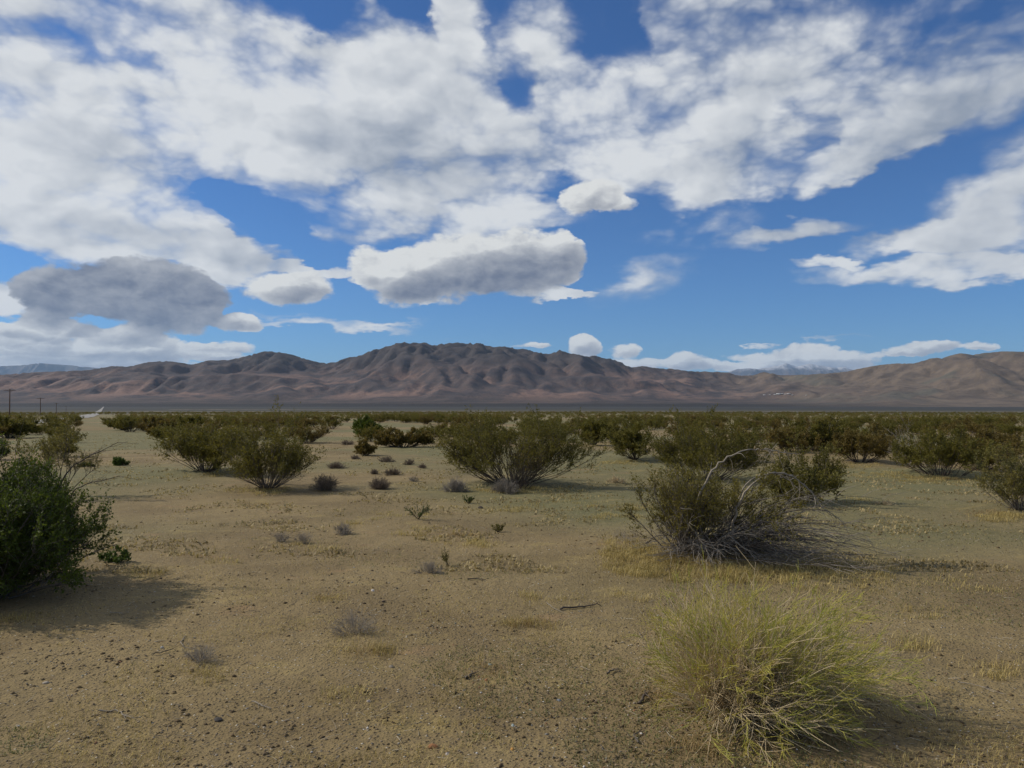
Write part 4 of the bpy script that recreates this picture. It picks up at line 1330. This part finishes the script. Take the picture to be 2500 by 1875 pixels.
def scatter(name, pts, sc, rot, label, shapes, mats):
    """one object: the points carry scale and turn, geometry nodes puts a shape on each"""
    me = bpy.data.meshes.new(name)
    me.vertices.add(len(pts)); me.vertices.foreach_set('co', np.asarray(pts, np.float32).ravel())
    for nm, arr in (('size', sc), ('turn', rot), ('which', np.arange(len(pts)) % len(shapes))):
        at = me.attributes.new(nm, 'FLOAT', 'POINT'); at.data.foreach_set('value', np.asarray(arr, np.float32))
    o = bpy.data.objects.new(name, me); COL.objects.link(o)
    ng = bpy.data.node_groups.new(name + '_nodes', 'GeometryNodeTree')
    ng.interface.new_socket('Geometry', in_out='INPUT', socket_type='NodeSocketGeometry')
    ng.interface.new_socket('Geometry', in_out='OUTPUT', socket_type='NodeSocketGeometry')
    n, l = ng.nodes, ng.links
    gi, go = n.new('NodeGroupInput'), n.new('NodeGroupOutput')
    jn = n.new('GeometryNodeJoinGeometry')
    def attr(a):
        q = n.new('GeometryNodeInputNamedAttribute'); q.data_type = 'FLOAT'; q.inputs[0].default_value = a
        return q.outputs[0]
    size, turn, which = attr('size'), attr('turn'), attr('which')
    cx = n.new('ShaderNodeCombineXYZ'); l.new(turn, cx.inputs[2])
    for k, shape in enumerate(shapes):
        cmp_ = n.new('FunctionNodeCompare'); cmp_.data_type = 'FLOAT'; cmp_.operation = 'EQUAL'
        l.new(which, cmp_.inputs[0]); cmp_.inputs[1].default_value = k; cmp_.inputs['Epsilon'].default_value = .2
        inst = n.new('GeometryNodeInstanceOnPoints')
        l.new(gi.outputs[0], inst.inputs['Points']); l.new(cmp_.outputs[0], inst.inputs['Selection'])
        # the shape itself is a mesh object kept out of the scene, read by the nodes
        me2 = bpy.data.meshes.new(name + '_shape')
        V, F, mi = shape
        me2.from_pydata([tuple(v) for v in V], [], [tuple(f) for f in F])
        me2.polygons.foreach_set('material_index', mi.astype(np.int32))
        for mt in mats[k]: me2.materials.append(mt)
        ob = bpy.data.objects.new(name + '_shape', me2)
        oi = n.new('GeometryNodeObjectInfo'); oi.inputs[0].default_value = ob
        l.new(oi.outputs['Geometry'], inst.inputs['Instance'])
        l.new(cx.outputs[0], inst.inputs['Rotation']); l.new(size, inst.inputs['Scale'])
        l.new(inst.outputs[0], jn.inputs[0])
    l.new(jn.outputs[0], go.inputs[0])
    md = o.modifiers.new('scatter', 'NODES'); md.node_group = ng
    tag(o, label, kind='stuff')
    return o

rng = np.random.default_rng(123)
fx = list(farl)
for rr0, rr1, sp in ((190, 420, 5.6), (420, 800, 8.5)):
    ny = int((rr1 - rr0) / sp)
    for j in range(ny):
        yy = rr0 + j * sp
        xs_ = np.arange(-.8 * yy, .8 * yy, sp)
        xs_ = xs_ + rng.uniform(-sp * .45, sp * .45, len(xs_)); yj = yy + rng.uniform(-sp * .45, sp * .45, len(xs_))
        keep = (rng.uniform(0, 1, len(xs_)) < .66) & (perlin(xs_ / 70, yj / 55, 72) > -.12 - .4 * (yj > 420))
        fx += list(zip(xs_[keep], yj[keep]))
fx = np.array(fx)
pxs = CXP + fx[:, 0] / fx[:, 1] * FPX
fx = fx[~((pxs > 190) & (pxs < 285) & (fx[:, 1] < 420))]
fz = ground_z(fx[:, 0], fx[:, 1])
dist = np.hypot(fx[:, 0], fx[:, 1])
size = rng.uniform(.7, 1.3, len(fx)) * (1 + np.clip((dist - 400) / 900, 0, 1) * .5)
FAR_PTS = np.column_stack([fx, fz - .03])
scatter('distant_scrub', FAR_PTS, size, rng.uniform(0, 6.28, len(fx)), 'dense olive scrub running back across the plain to the valley',
        [far_bush_mesh(601, 200, .13, None, 0), far_bush_mesh(602, 170, .14, None, 0), far_bush_mesh(603, 210, .13, None, 0)],
        [(M_OLIVE, M_BARKD), (M_OLIVE2, M_BARKD), (M_OLIVE, M_BARKD)])
print('scrub points', len(fx), 'individuals', len(near), 'farthest individual', math.hypot(*near[-1]))

# ================================================================ road, wash, poles, settlement
def ribbon(name, pts, half, lift, mat, label, n=160, ragged=0, seed=0):
    q = np.array(pts, float)
    d = np.r_[0, np.cumsum(np.hypot(*np.diff(q, axis=0).T))]
    t = np.linspace(0, d[-1], n)
    c = np.stack([np.interp(t, d, q[:, 0]), np.interp(t, d, q[:, 1])], -1)
    ker = np.hanning(9); ker /= ker.sum()
    c = np.stack([np.convolve(np.pad(c[:, i], 4, mode='edge'), ker, 'valid') for i in (0, 1)], -1)
    tg = np.gradient(c, axis=0); tg /= np.linalg.norm(tg, axis=1, keepdims=True)
    nr = np.stack([-tg[:, 1], tg[:, 0]], -1)
    rows = []
    for k in np.linspace(-1, 1, 5):
        hw = half * (1 + ragged * fbm(t / 60, t * 0 + k * 3, 3, seed))
        p = c + nr * (k * hw)[:, None]
        r = np.hypot(p[:, 0], p[:, 1])
        rows.append(np.stack([p[:, 0], p[:, 1], ground_z(p[:, 0], p[:, 1]) + lift + r * 2.5e-4], -1))
    V = np.stack(rows, 0).reshape(-1, 3)
    o = new_mesh(name, V, grid_faces(5, n), mat, smooth_=True)
    tag(o, label, kind='structure')
    return o

m = Mat('worn_asphalt')
M_ROAD = m.set(m.mix(m.noise(.6, 3, .6), (.25, .235, .21), (.34, .315, .28)), None, .8)
m = Mat('pale_sand')
M_SAND = m.set(m.mix(m.noise(.02, 4, .7, stretch=(1, 3, 1)), (.12, .10, .07), (.42, .36, .26)), None, .95)
def gpt(px, py):
    p = on_ground(px, py)
    return (p.x, p.y)
road_pts = [gpt(*q) for q in ((-80, 1046), (10, 1036), (68, 1031), (117, 1027), (180, 1021), (212, 1016), (230, 1011), (240, 1006), (246, 1001), (250, 997), (253, 993.5))]
ribbon('road', road_pts, 3.4, .03, M_ROAD, 'straight pale desert road running to the mountains at the far left', 300)
ribbon('sandy_wash', [(-560, 1060), (-200, 1040), (100, 1010), (420, 985), (760, 960)], 34, .05, M_SAND, 'thin pale strip of sand crossing the dark valley floor', 220, .9, 5)
ribbon('sandy_wash', [(-900, 2000), (-600, 2010), (-380, 1990)], 60, .05, M_SAND, 'short pale strip of sand beside the road at the far left', 80, .8, 6)

m = Mat('pole_wood')
M_WOOD = m.set(m.mix(m.noise(2, 4, .6, stretch=(6, 6, .4)), (.075, .045, .032), (.14, .085, .06)), None, .85)
m = Mat('insulator_glass')
M_INS = m.set((.30, .33, .32), None, .3)

def box_mesh(cx, cy, cz, sx, sy, sz):
    v = np.array([[x, y, z] for z in (-1, 1) for x, y in ((-1, -1), (1, -1), (1, 1), (-1, 1))], float) * [sx / 2, sy / 2, sz / 2] + [cx, cy, cz]
    f = np.array([[0, 3, 2, 1], [4, 5, 6, 7], [0, 1, 5, 4], [1, 2, 6, 5], [2, 3, 7, 6], [3, 0, 4, 7]])
    return v, f

def power_pole(px, top, Y, label, src=None):
    x = (px - CXP) / FPX * Y
    z0 = float(ground_z(x, Y)) - .3
    ztop = CAMZ + (HOR - top) / FPX * Y
    H = ztop - z0
    if src is None:
        e = bpy.data.objects.new('power_pole', None); COL.objects.link(e)
        V, F = tubes(np.array([[[0, 0, 0], [0.02, 0, 3], [0.0, .01, 6.5], [0, 0, 10]]], float), .19, .12, 8)
        new_mesh('pole', V, F, M_WOOD, e, smooth_=True)
        V, F = box_mesh(0, -.16, 9.62, 3.1, .12, .16)
        arm = new_mesh('crossarm', V, F, M_WOOD, e)
        for k in (-1.4, -.75, .75, 1.4):
            V, F = tubes(np.array([[[k, -.16, 9.70], [k, -.16, 9.80], [k, -.16, 9.92]]], float), .06, .035, 8)
            new_mesh('insulator', V, F, M_INS, arm)
        for k in (-1, 1):
            V, F = tubes(np.array([[[k * .75, -.20, 9.56], [0, -.20, 8.9]]], float), .03, .03, 4)
            new_mesh('brace', V, F, M_WOOD, e)
    else:
        e = src.copy(); COL.objects.link(e)
        for ch in src.children:
            k = ch.copy(); COL.objects.link(k); k.parent = e
            for g in ch.children:
                q = g.copy(); COL.objects.link(q); q.parent = k
    e.location = (x, Y, z0); e.scale = (1.15, 1.15, H / 10)
    e.rotation_euler = (0, 0, math.radians(29))
    tag(e, label, 'utility pole', 'power poles receding along the road at the left')
    return e
pole = power_pole(24, 950, 265, 'nearest and tallest wooden power pole with its crossarm, close to the left edge')
power_pole(99, 971, 385, 'second wooden power pole from the left edge, against the foot of the mountains', pole)
power_pole(138, 984, 610, 'third wooden power pole, small, above the yellow green shrub at the left', pole)
power_pole(162, 991, 900, 'farthest and smallest wooden power pole, between the third pole and the road', pole)

def on_mountain(px, py):
    a, b = ray(px, py)
    y = 5100.0
    while y < 12000 and CAMZ + b * y > mountain_z(a * y, y):
        y += 12
    return a * y, y
m = Mat('white_paint'); M_WALL = m.set(m.mix(m.rnd, (.80, .79, .76), (.62, .60, .56)), None, .7)
m = Mat('grey_roof'); M_ROOF = m.set((.55, .55, .56), None, .6)
m = Mat('window_glass'); M_GLASS = m.set((.03, .035, .04), None, .15)
house = None
SETT = ['leftmost tiny white building of the far settlement under the hills', 'small white building next to the leftmost one of the far settlement',
        'white building just left of the longest one in the far settlement', 'longest white building in the middle of the far settlement',
        'white building touching the right end of the longest one in the settlement', 'small white building between two larger ones right of the settlement middle',
        'broad white building near the right end of the main settlement row', 'last small white building at the right end of the settlement row',
        'lone white building standing apart to the right of the settlement']
rng = np.random.default_rng(12)
for i, (px, py, wd) in enumerate(((1866, 965, 26), (1880, 964.5, 20), (1892, 964, 24), (1901, 963, 46), (1909, 962.6, 34), (1918, 963, 24), (1926, 963.5, 32), (1934, 965, 20), (1969, 966.5, 18))):
    x, y = on_mountain(px, py)
    if house is None:
        house = bpy.data.objects.new('far_house', None); COL.objects.link(house)
        V, F = box_mesh(0, 0, .15, 1, .5, .5)
        new_mesh('wall', V, F, M_WALL, house)
        V = np.array([[-.54, -.29, .40], [.54, -.29, .40], [.54, .29, .40], [-.54, .29, .40], [-.54, 0, .56], [.54, 0, .56]], float)
        new_mesh('roof', V, [np.array([[0, 1, 5, 4], [2, 3, 4, 5], [0, 3, 2, 1]]), np.array([[0, 4, 3], [1, 2, 5]])], M_ROOF, house)
        for k in (-.3, .3):
            V, F = box_mesh(k, -.252, .18, .16, .01, .13)
            new_mesh('window', V, F, M_GLASS, house)
        e = house
    else:
        e = house.copy(); COL.objects.link(e)
        for ch in house.children:
            q = ch.copy(); COL.objects.link(q); q.parent = e
    e.location = (x, y, mountain_z(x, y)); e.scale = (wd, wd * 1.1, wd * .42)
    e.rotation_euler = (0, 0, rng.uniform(-.4, .4))
    tag(e, SETT[i], 'building', 'white buildings of the far settlement')

# ================================================================ what lies on the ground
def blades(rng, base, h, w, lean=.5):
    """two-piece curved grass blades at the base points"""
    n = len(base)
    th = rng.uniform(0, 6.28, n)
    d = np.stack([np.cos(th), np.sin(th), np.zeros(n)], -1)
    sd = np.stack([-np.sin(th), np.cos(th), np.zeros(n)], -1)
    h = h * rng.uniform(.5, 1.2, n); l = lean * rng.uniform(.1, 1, n) * h
    up = np.array([0, 0, 1.0])
    a = base - sd * (w / 2); b = base + sd * (w / 2)
    c = base + d * (l * .35)[:, None] + up * (h * .62)[:, None]
    t = base + d * l[:, None] + up * (h * (1 - .35 * l / h))[:, None]
    V = np.stack([a, b, c + sd * w * .35, t, c - sd * w * .35], 1).reshape(-1, 3)
    k = (np.arange(n) * 5)[:, None]
    return V, k + np.array([[0, 1, 2, 4]]), k + np.array([[4, 2, 3]])

def tufts(name, spots, mat, label, seed, blade_h=(.025, .085), per=24, bw=.0032, spread=.06, lean=1.5):
    """spots: px, py, rx, ry (photo pixels), number of tufts"""
    rng = np.random.default_rng(seed)
    B, Hh = [], []
    for px, py, rx, ry, n in spots:
        for _ in range(n):
            r = math.sqrt(rng.uniform()); th = rng.uniform(0, 6.28)
            p = on_ground_fast(px + rx * r * math.cos(th), py + ry * r * math.sin(th))
            m_ = int(per * rng.uniform(.6, 1.4))
            f = rng.uniform(.6, 1.35)
            q = rng.normal(0, spread * f, (m_, 2)) + [p[0], p[1]]
            B.append(q); Hh.append(np.full(m_, rng.uniform(*blade_h)))
    B = np.concatenate(B); Hh = np.concatenate(Hh)
    base = np.column_stack([B, ground_z(B[:, 0], B[:, 1]) - .004])
    V, Q, T = blades(rng, base, Hh, bw * (1 + base[:, 1:2] / 14), lean)
    o = new_mesh(name, V, [Q, T], mat)
    tag(o, label, kind='stuff')

def on_ground_fast(px, py):
    """flat-ground guess, good enough for scattering"""
    a, b = ray(px, py)
    y = CAMZ / max(-b, .004)
    for _ in range(4):
        y = (CAMZ - float(ground_z(a * y, y))) / -b
    return a * y, y

m = leaf_mat('dry_straw', (.42, .325, .125), (.52, .41, .17), (.32, .24, .09), .25, 1.5)
M_DRY = m
M_DRY2 = leaf_mat('rusty_straw', (.34, .235, .105), (.42, .30, .14), (.25, .165, .08), .25, 1.5)
tufts('dry_grass', [(1560, 1372, 95, 36, 150), (1520, 1340, 60, 25, 50), (1680, 1395, 150, 26, 160), (1850, 1405, 130, 22, 90), (1990, 1395, 70, 26, 40), (2110, 1392, 70, 26, 22),
                    (2060, 1430, 150, 20, 24), (1650, 1340, 70, 24, 60), (1540, 1240, 60, 8, 20), (1500, 1262, 70, 8, 20), (1390, 1232, 130, 8, 20), (1240, 1245, 60, 10, 16),
                    (2170, 1160, 90, 9, 60), (2300, 1172, 110, 8, 60), (2100, 1138, 60, 6, 30), (1530, 1130, 70, 6, 40), (2440, 1262, 60, 14, 60), (640, 1198, 90, 9, 50), (480, 1160, 90, 7, 16),
                    (1290, 1198, 130, 8, 60), (2215, 1575, 60, 12, 10), (2450, 1640, 80, 18, 16), (2350, 1425, 120, 20, 12), (2240, 1500, 60, 20, 6),
                    (490, 1655, 45, 16, 10), (60, 1520, 70, 12, 10), (870, 1285, 60, 8, 12), (960, 1262, 90, 12, 14), (760, 1340, 80, 14, 10), (1120, 1322, 70, 10, 14), (1010, 1300, 60, 10, 12),
                    (1170, 1330, 50, 8, 10), (900, 1590, 90, 8, 10), (1290, 1525, 60, 10, 12), (1330, 1460, 90, 10, 10), (850, 1690, 50, 12, 6), (560, 1372, 60, 8, 6), (350, 1400, 60, 10, 10), (820, 1462, 50, 8, 6), (2090, 1220, 30, 5, 8), (1560, 1455, 70, 12, 8)],
      M_DRY, 'straw coloured dry grass in small clumps, thickest round the half dead bush', 41)
tufts('rusty_grass', [(1740, 1385, 130, 24, 50), (1120, 1308, 60, 8, 14), (1290, 1522, 50, 8, 8), (640, 1235, 110, 8, 10), (2300, 1168, 60, 6, 20), (2410, 1253, 40, 10, 14), (900, 1590, 70, 7, 8), (820, 1458, 40, 6, 5), (1900, 1385, 80, 16, 26), (1700, 1830, 70, 14, 12), (1600, 1700, 40, 20, 8), (1190, 1640, 40, 16, 8)],
      M_DRY2, 'rusty brown dead grass in flat clumps on the mounds', 42, (.02, .06))

M_DRY3 = leaf_mat('grey_straw', (.33, .255, .12), (.42, .33, .16), (.20, .15, .075), .25, 1.5)
# thin cover: short straw between the stones, in drifts
rng = np.random.default_rng(51)
def scatter_xy(n, r0, r1, umax=.74, power=1.0):
    """more points near the camera, where they show"""
    t = rng.uniform(0, 1, n)
    y = (r0 ** -power + t * (r1 ** -power - r0 ** -power)) ** (-1 / power)
    return y * rng.uniform(-umax, umax, n), y
x, y = scatter_xy(80000, 2.6, 30, .74, .8)
k = fbm(x / .9, y / .7, 4, 77) + .35 * fbm(x / 4, y / 4, 2, 78)
keep = k > .14
x, y = x[keep], y[keep]
base = np.column_stack([x, y, ground_z(x, y, True) - .002])
V, Q, T = blades(rng, base, .022 + .016 * rng.uniform(0, 1, len(x)), (.0022 * (1 + y / 8))[:, None], 2.2)
tag(new_mesh('short_dry_grass', V, [Q, T], M_DRY), 'thin drifts of short dead grass between the stones', kind='stuff')
# the same in coarser tufts farther off, where single blades no longer show
x, y = scatter_xy(52000, 8, 60, .74, .35)
k = fbm(x / 1.6, y / 1.5, 4, 177) + .3 * fbm(x / 7, y / 6, 2, 178)
keep = k > .10
x, y = x[keep], y[keep]
base = np.column_stack([x, y, ground_z(x, y) - .004])
V, Q, T = blades(rng, base, .035 + .03 * rng.uniform(0, 1, len(x)), (.0016 * (6 + y))[:, None], 1.8)
tag(new_mesh('dry_tufts', V, [Q, T], M_DRY3), 'scattered low dry tufts roughening the middle of the plain', kind='stuff')
# tiny green seedlings on the greenish flats
x, y = scatter_xy(80000, 2.6, 26, .74, .8)
k = fbm(x / 3.5, y / 3.0, 3, 88) + .42 * sstep(x, -1, 5) * sstep(y, 5, 9)
keep = k > .16
x, y = x[keep], y[keep]
M_SEED = leaf_mat('seedling_green', (.16, .165, .055), (.21, .20, .075), (.15, .14, .06), .2, 1.5)
base = np.column_stack([x, y, ground_z(x, y, True) - .002])
V, Q, T = blades(rng, base, .012 + .012 * rng.uniform(0, 1, len(x)), (.005 * (1 + y / 12))[:, None], 1.6)
tag(new_mesh('seedlings', V, [Q, T], M_SEED), 'tiny green seedlings tinting the flat ground', kind='stuff')

# gravel
OCT = np.array([[1, 0, 0], [0, 1, 0], [-1, 0, 0], [0, -1, 0], [0, 0, 1], [0, 0, -1]], float)
OF = np.array([[0, 1, 4], [1, 2, 4], [2, 3, 4], [3, 0, 4], [1, 0, 5], [2, 1, 5], [3, 2, 5], [0, 3, 5]])
def stones(name, n, smin, smax, mat, label, seed, power=.9, mask=0.0, r1=16):
    global rng
    rng = np.random.default_rng(seed)
    x, y = scatter_xy(n, 2.5, r1, .74, power)
    k = fbm(x / 1.6, y / 1.6, 3, 97) + .5 * rng.uniform(-1, 1, n)
    x, y = x[k > mask], y[k > mask]; n = len(x)
    s = smin * (smax / smin) ** (rng.uniform(0, 1, n) ** 2.2) * (1 + y / 18)
    V = OCT[None] * rng.uniform(.6, 1.3, (n, 6, 1)) * s[:, None, None] * np.stack([np.ones(n), rng.uniform(.5, 1, n), rng.uniform(.35, .7, n)], -1)[:, None]
    th = rng.uniform(0, 6.28, n); c, q = np.cos(th)[:, None], np.sin(th)[:, None]
    V = np.stack([V[..., 0] * c - V[..., 1] * q, V[..., 0] * q + V[..., 1] * c, V[..., 2]], -1)
    V = V + np.column_stack([x, y, ground_z(x, y, True) + s * .12])[:, None]
    F = (np.arange(n) * 6)[:, None, None] + OF[None]
    tag(new_mesh(name, V.reshape(-1, 3), F.reshape(-1, 3), mat), label, kind='stuff')
def stone_mat(name, stops):
    m = Mat(name)
    rp = m.n.new('ShaderNodeValToRGB'); rp.color_ramp.interpolation = 'CONSTANT'
    m.l.new(m.island, rp.inputs[0])
    e = rp.color_ramp.elements
    e[0].position, e[0].color = 0, (*stops[0][1], 1)
    e[1].position, e[1].color = stops[1][0], (*stops[1][1], 1)
    for p_, c_ in stops[2:]:
        q = e.new(p_); q.color = (*c_, 1)
    return m.set(rp.outputs[0], None, .85)
M_STONE = stone_mat('gravel_mix', [(0, (.20, .155, .10)), (.22, (.27, .21, .14)), (.45, (.13, .10, .07)), (.62, (.24, .165, .10)), (.74, (.22, .20, .17)), (.84, (.36, .30, .22)), (.92, (.28, .13, .07)), (.955, (.60, .56, .50)), (.985, (.22, .26, .22))])
stones('gravel', 43000, .0022, .010, M_STONE, 'loose gravel of tan, grey, rust and white bits over the sand', 61)
M_CLOD = stone_mat('dirt_clod', [(0, (.12, .082, .04)), (.4, (.17, .12, .058)), (.8, (.085, .058, .032))])
stones('dirt_clods', 20000, .005, .018, M_CLOD, 'small dark clods and bits of dead plant on the sand', 62, .7, .25)
# twig litter
rng = np.random.default_rng(64)
x, y = scatter_xy(5200, 2.6, 18, .74, .9)
n = len(x); th = rng.uniform(0, 6.28, n)
d = np.stack([np.cos(th), np.sin(th), rng.uniform(-.05, .2, n)], -1)
P = grow(rng, np.column_stack([x, y, ground_z(x, y, True) + .004]), d, rng.uniform(.02, .11, n), 2, .2)
V, F = tubes(P, rng.uniform(.0007, .0017, n) * (1 + y / 9), .0005, 3)
M_LITTER = stone_mat('twig_litter', [(0, (.34, .27, .17)), (.35, (.20, .16, .11)), (.6, (.09, .07, .05)), (.8, (.46, .40, .30))])
tag(new_mesh('twig_litter', V, F, M_LITTER), 'broken dry twiglets strewn over the sand', kind='stuff')

# single sticks one can pick out
def stick(pts, r, mat, label, seed=0, name='stick', fork=None, lift=.012):
    rng = np.random.default_rng(seed)
    q = [on_ground(a, b) for a, b in pts]
    o0 = q[0]
    A = np.array([[v.x - o0.x, v.y - o0.y, float(ground_z(v.x, v.y)) - o0.z + lift] for v in q])
    t = np.linspace(0, 1, len(A)); tt = np.linspace(0, 1, 10)
    P = np.stack([np.interp(tt, t, A[:, i]) for i in range(3)], -1)[None]
    P = P + rng.normal(0, r * .4, P.shape)
    r = r * .7
    parts = [tubes(P, r, r * .35, 5)]
    s2, d2, t2, _ = spawn(rng, P, 3, .3, .95, 45)
    parts.append(tubes(grow(rng, s2, d2 * [1, 1, .3], rng.uniform(.02, .08, len(t2)), 2, .2), r * .4, r * .2, 4))
    V, F = join(parts)
    tag(new_mesh(name, V, F, mat, loc=o0), label, 'stick')
stick([(1142, 1417), (1165, 1415), (1187, 1418)], .010, M_BARKD, 'short dark stick lying on the sand in the middle', 1)
stick([(1368, 1490), (1420, 1484), (1470, 1479)], .014, M_BARKD, 'long dark weathered stick lying flat in front of the half dead bush', 2)
stick([(1136, 1658), (1146, 1652), (1154, 1646)], .014, M_BARK, 'short thick grey wood chip in the foreground', 3)
stick([(243, 1741), (275, 1739), (292, 1741), (303, 1752), (330, 1757)], .008, M_PALE, 'pale forked twig in the left foreground', 4)
stick([(616, 1716), (640, 1726), (664, 1734)], .006, M_PALE, 'thin pale twig lying alone in the foreground, left of centre', 5)
stick([(372, 1600), (398, 1596), (424, 1588)], .006, M_BARKD, 'thin dark twig pointing at the flat grey weed in the left foreground', 6)
stick([(452, 1556), (441, 1572), (450, 1582), (478, 1590)], .006, M_PALE, 'curved pale twig hooked round the flat grey weed', 7)
stick([(1484, 1646), (1496, 1640), (1510, 1636)], .010, M_BARK, 'small grey stick left of the broom bush', 8)
stick([(1562, 1720), (1575, 1705), (1590, 1690)], .016, M_BARKD, 'dark rotten wood piece at the left foot of the broom bush', 9)
stick([(2345, 1670), (2400, 1680), (2450, 1700)], .005, M_PALE, 'long thin pale stem lying at the right edge of the foreground', 10)
stick([(1335, 1475), (1355, 1490), (1385, 1502)], .005, M_PALE, 'pale curved stem left of the long dark stick', 11)
stick([(268, 1498), (300, 1500)], .006, M_PALE, 'short pale twig just below the dark left bush shadow', 12)
stick([(1575, 1330), (1590, 1318), (1600, 1312), (1640, 1308)], .010, M_BARKD, 'dark dead root lying in the straw at the left of the half dead bush', 13)
stick([(1625, 1398), (1645, 1385), (1680, 1368)], .012, M_BARKD, 'dark branch lying in the straw below the half dead bush', 14)
stick([(1560, 1818), (1545, 1800), (1575, 1788)], .006, M_BARK, 'grey twig on the sand at the lower left of the broom bush', 15)

def rock(px, py, w, h, col, label, seed):
    rng = np.random.default_rng(seed)
    p = on_ground(px, py); s = p.y / FPX
    import bmesh
    bm = bmesh.new()
    bmesh.ops.create_icosphere(bm, subdivisions=2, radius=1)
    for v in bm.verts:
        q = np.array(v.co)
        f = 1 + .25 * float(perlin(q[0] * 1.3 + seed, q[1] * 1.3 + q[2], seed)) + .12 * float(perlin(q[0] * 3 + q[2] * 2, q[1] * 3, seed + 5))
        v.co = Vector((q[0] * w * s * .5 * f, q[1] * w * s * .38 * f, max(q[2], -.4) * h * s * .55 * f))
    me = bpy.data.meshes.new('rock'); bm.to_mesh(me); bm.free()
    m = Mat('rock_face'); c = m.mix(m.noise(60, 4, .6), col, tuple(x * .6 for x in col))
    me.materials.append(m.set(c, m.bump(m.noise(90, 4, .6), .5, .004), .8))
    o = bpy.data.objects.new('rock', me); COL.objects.link(o)
    o.location = p; o.rotation_euler = (0, 0, rng.uniform(0, 6))
    tag(o, label, 'rock')
rock(1056, 1824, 26, 15, (.36, .17, .07), 'orange brown rock at the bottom edge, left of centre', 1)
rock(1251, 1830, 12, 9, (.52, .27, .07), 'small bright orange stone at the bottom edge in the middle', 2)
rock(900, 1713, 12, 9, (.62, .52, .44), 'small pinkish white stone in the lower left foreground', 3)
rock(910, 1443, 10, 8, (.68, .62, .56), 'tiny white stone alone on the sand left of centre', 4)
rock(1196, 1624, 15, 9, (.30, .33, .28), 'pale greenish stone on a low rise in the foreground', 5)
rock(1187, 1662, 9, 9, (.50, .22, .10), 'small orange red stone beside the grey wood chip', 6)
rock(1366, 1679, 10, 8, (.55, .42, .16), 'small yellowish stone in the middle foreground', 7)
rock(1092, 1842, 14, 9, (.58, .50, .42), 'pale stone at the very bottom edge', 8)
rock(1252, 1772, 10, 8, (.40, .45, .42), 'small blue grey stone in the lower middle', 9)
rock(533, 1757, 24, 9, (.07, .06, .05), 'flat dark stone in the lower left foreground', 10)
rock(936, 1469, 10, 8, (.17, .12, .08), 'small brown stone below the white one, left of centre', 11)
rock(955, 1628, 16, 8, (.34, .28, .20), 'flat tan stone chip left of the middle foreground', 12)
rock(1173, 1241, 16, 11, (.09, .07, .05), 'dark clod behind the small bright green plant', 13)
rock(1364, 1710, 14, 7, (.20, .21, .22), 'flat slate grey stone in the lower middle', 14)
rock(395, 1581, 9, 6, (.66, .60, .50), 'white chip beside the curved pale twig', 15)
rock(112, 1667, 14, 7, (.50, .42, .32), 'pale flat stone in the left foreground', 16)

# bare stem with a dark round head above the left bush
p = on_ground(40, 1400); s = p.y / FPX
P = np.array([[[0, 0, .1], [2 * s, 0, 120 * s], [-4 * s, 0, 210 * s], [2 * s, 0, 270 * s]]])
P2 = np.array([[[-4 * s, 0, 210 * s], [-8 * s, 0, 300 * s], [6 * s, 0, 350 * s], [16 * s, 0, 385 * s]]])
V, F = join([tubes(P, .004, .003, 4), tubes(P2, .003, .001, 4)])
e = set_plant('bare_stem', 'thin bare stem with a dark round head standing above the left bush', 'plant', None, p, 0, [('stem', (V, F), M_BARKD)])
n = 8
uu, vv = np.meshgrid(np.linspace(0, math.pi, 7), np.linspace(0, 2 * math.pi, n, endpoint=False), indexing='ij')
V = np.stack([np.sin(uu) * np.cos(vv), np.sin(uu) * np.sin(vv), np.cos(uu) * .85], -1).reshape(-1, 3) * 4.2 * s + np.array([3 * s, 0, 276 * s])
m = Mat('dark_seed_head'); new_mesh('round_head', V, grid_faces(7, n, True), m.set((.045, .02, .018), None, .8), e, smooth_=True)

tri = 0
for o in COL.objects:
    if o.type == 'MESH':
        tri += sum(len(pl.vertices) - 2 for pl in o.data.polygons) if len(o.data.polygons) < 20 else int(len(o.data.loops) - 2 * len(o.data.polygons))
print('objects', len(COL.objects), 'triangles', tri, 'unique', sum(int(len(m_.loops) - 2 * len(m_.polygons)) for m_ in bpy.data.meshes))
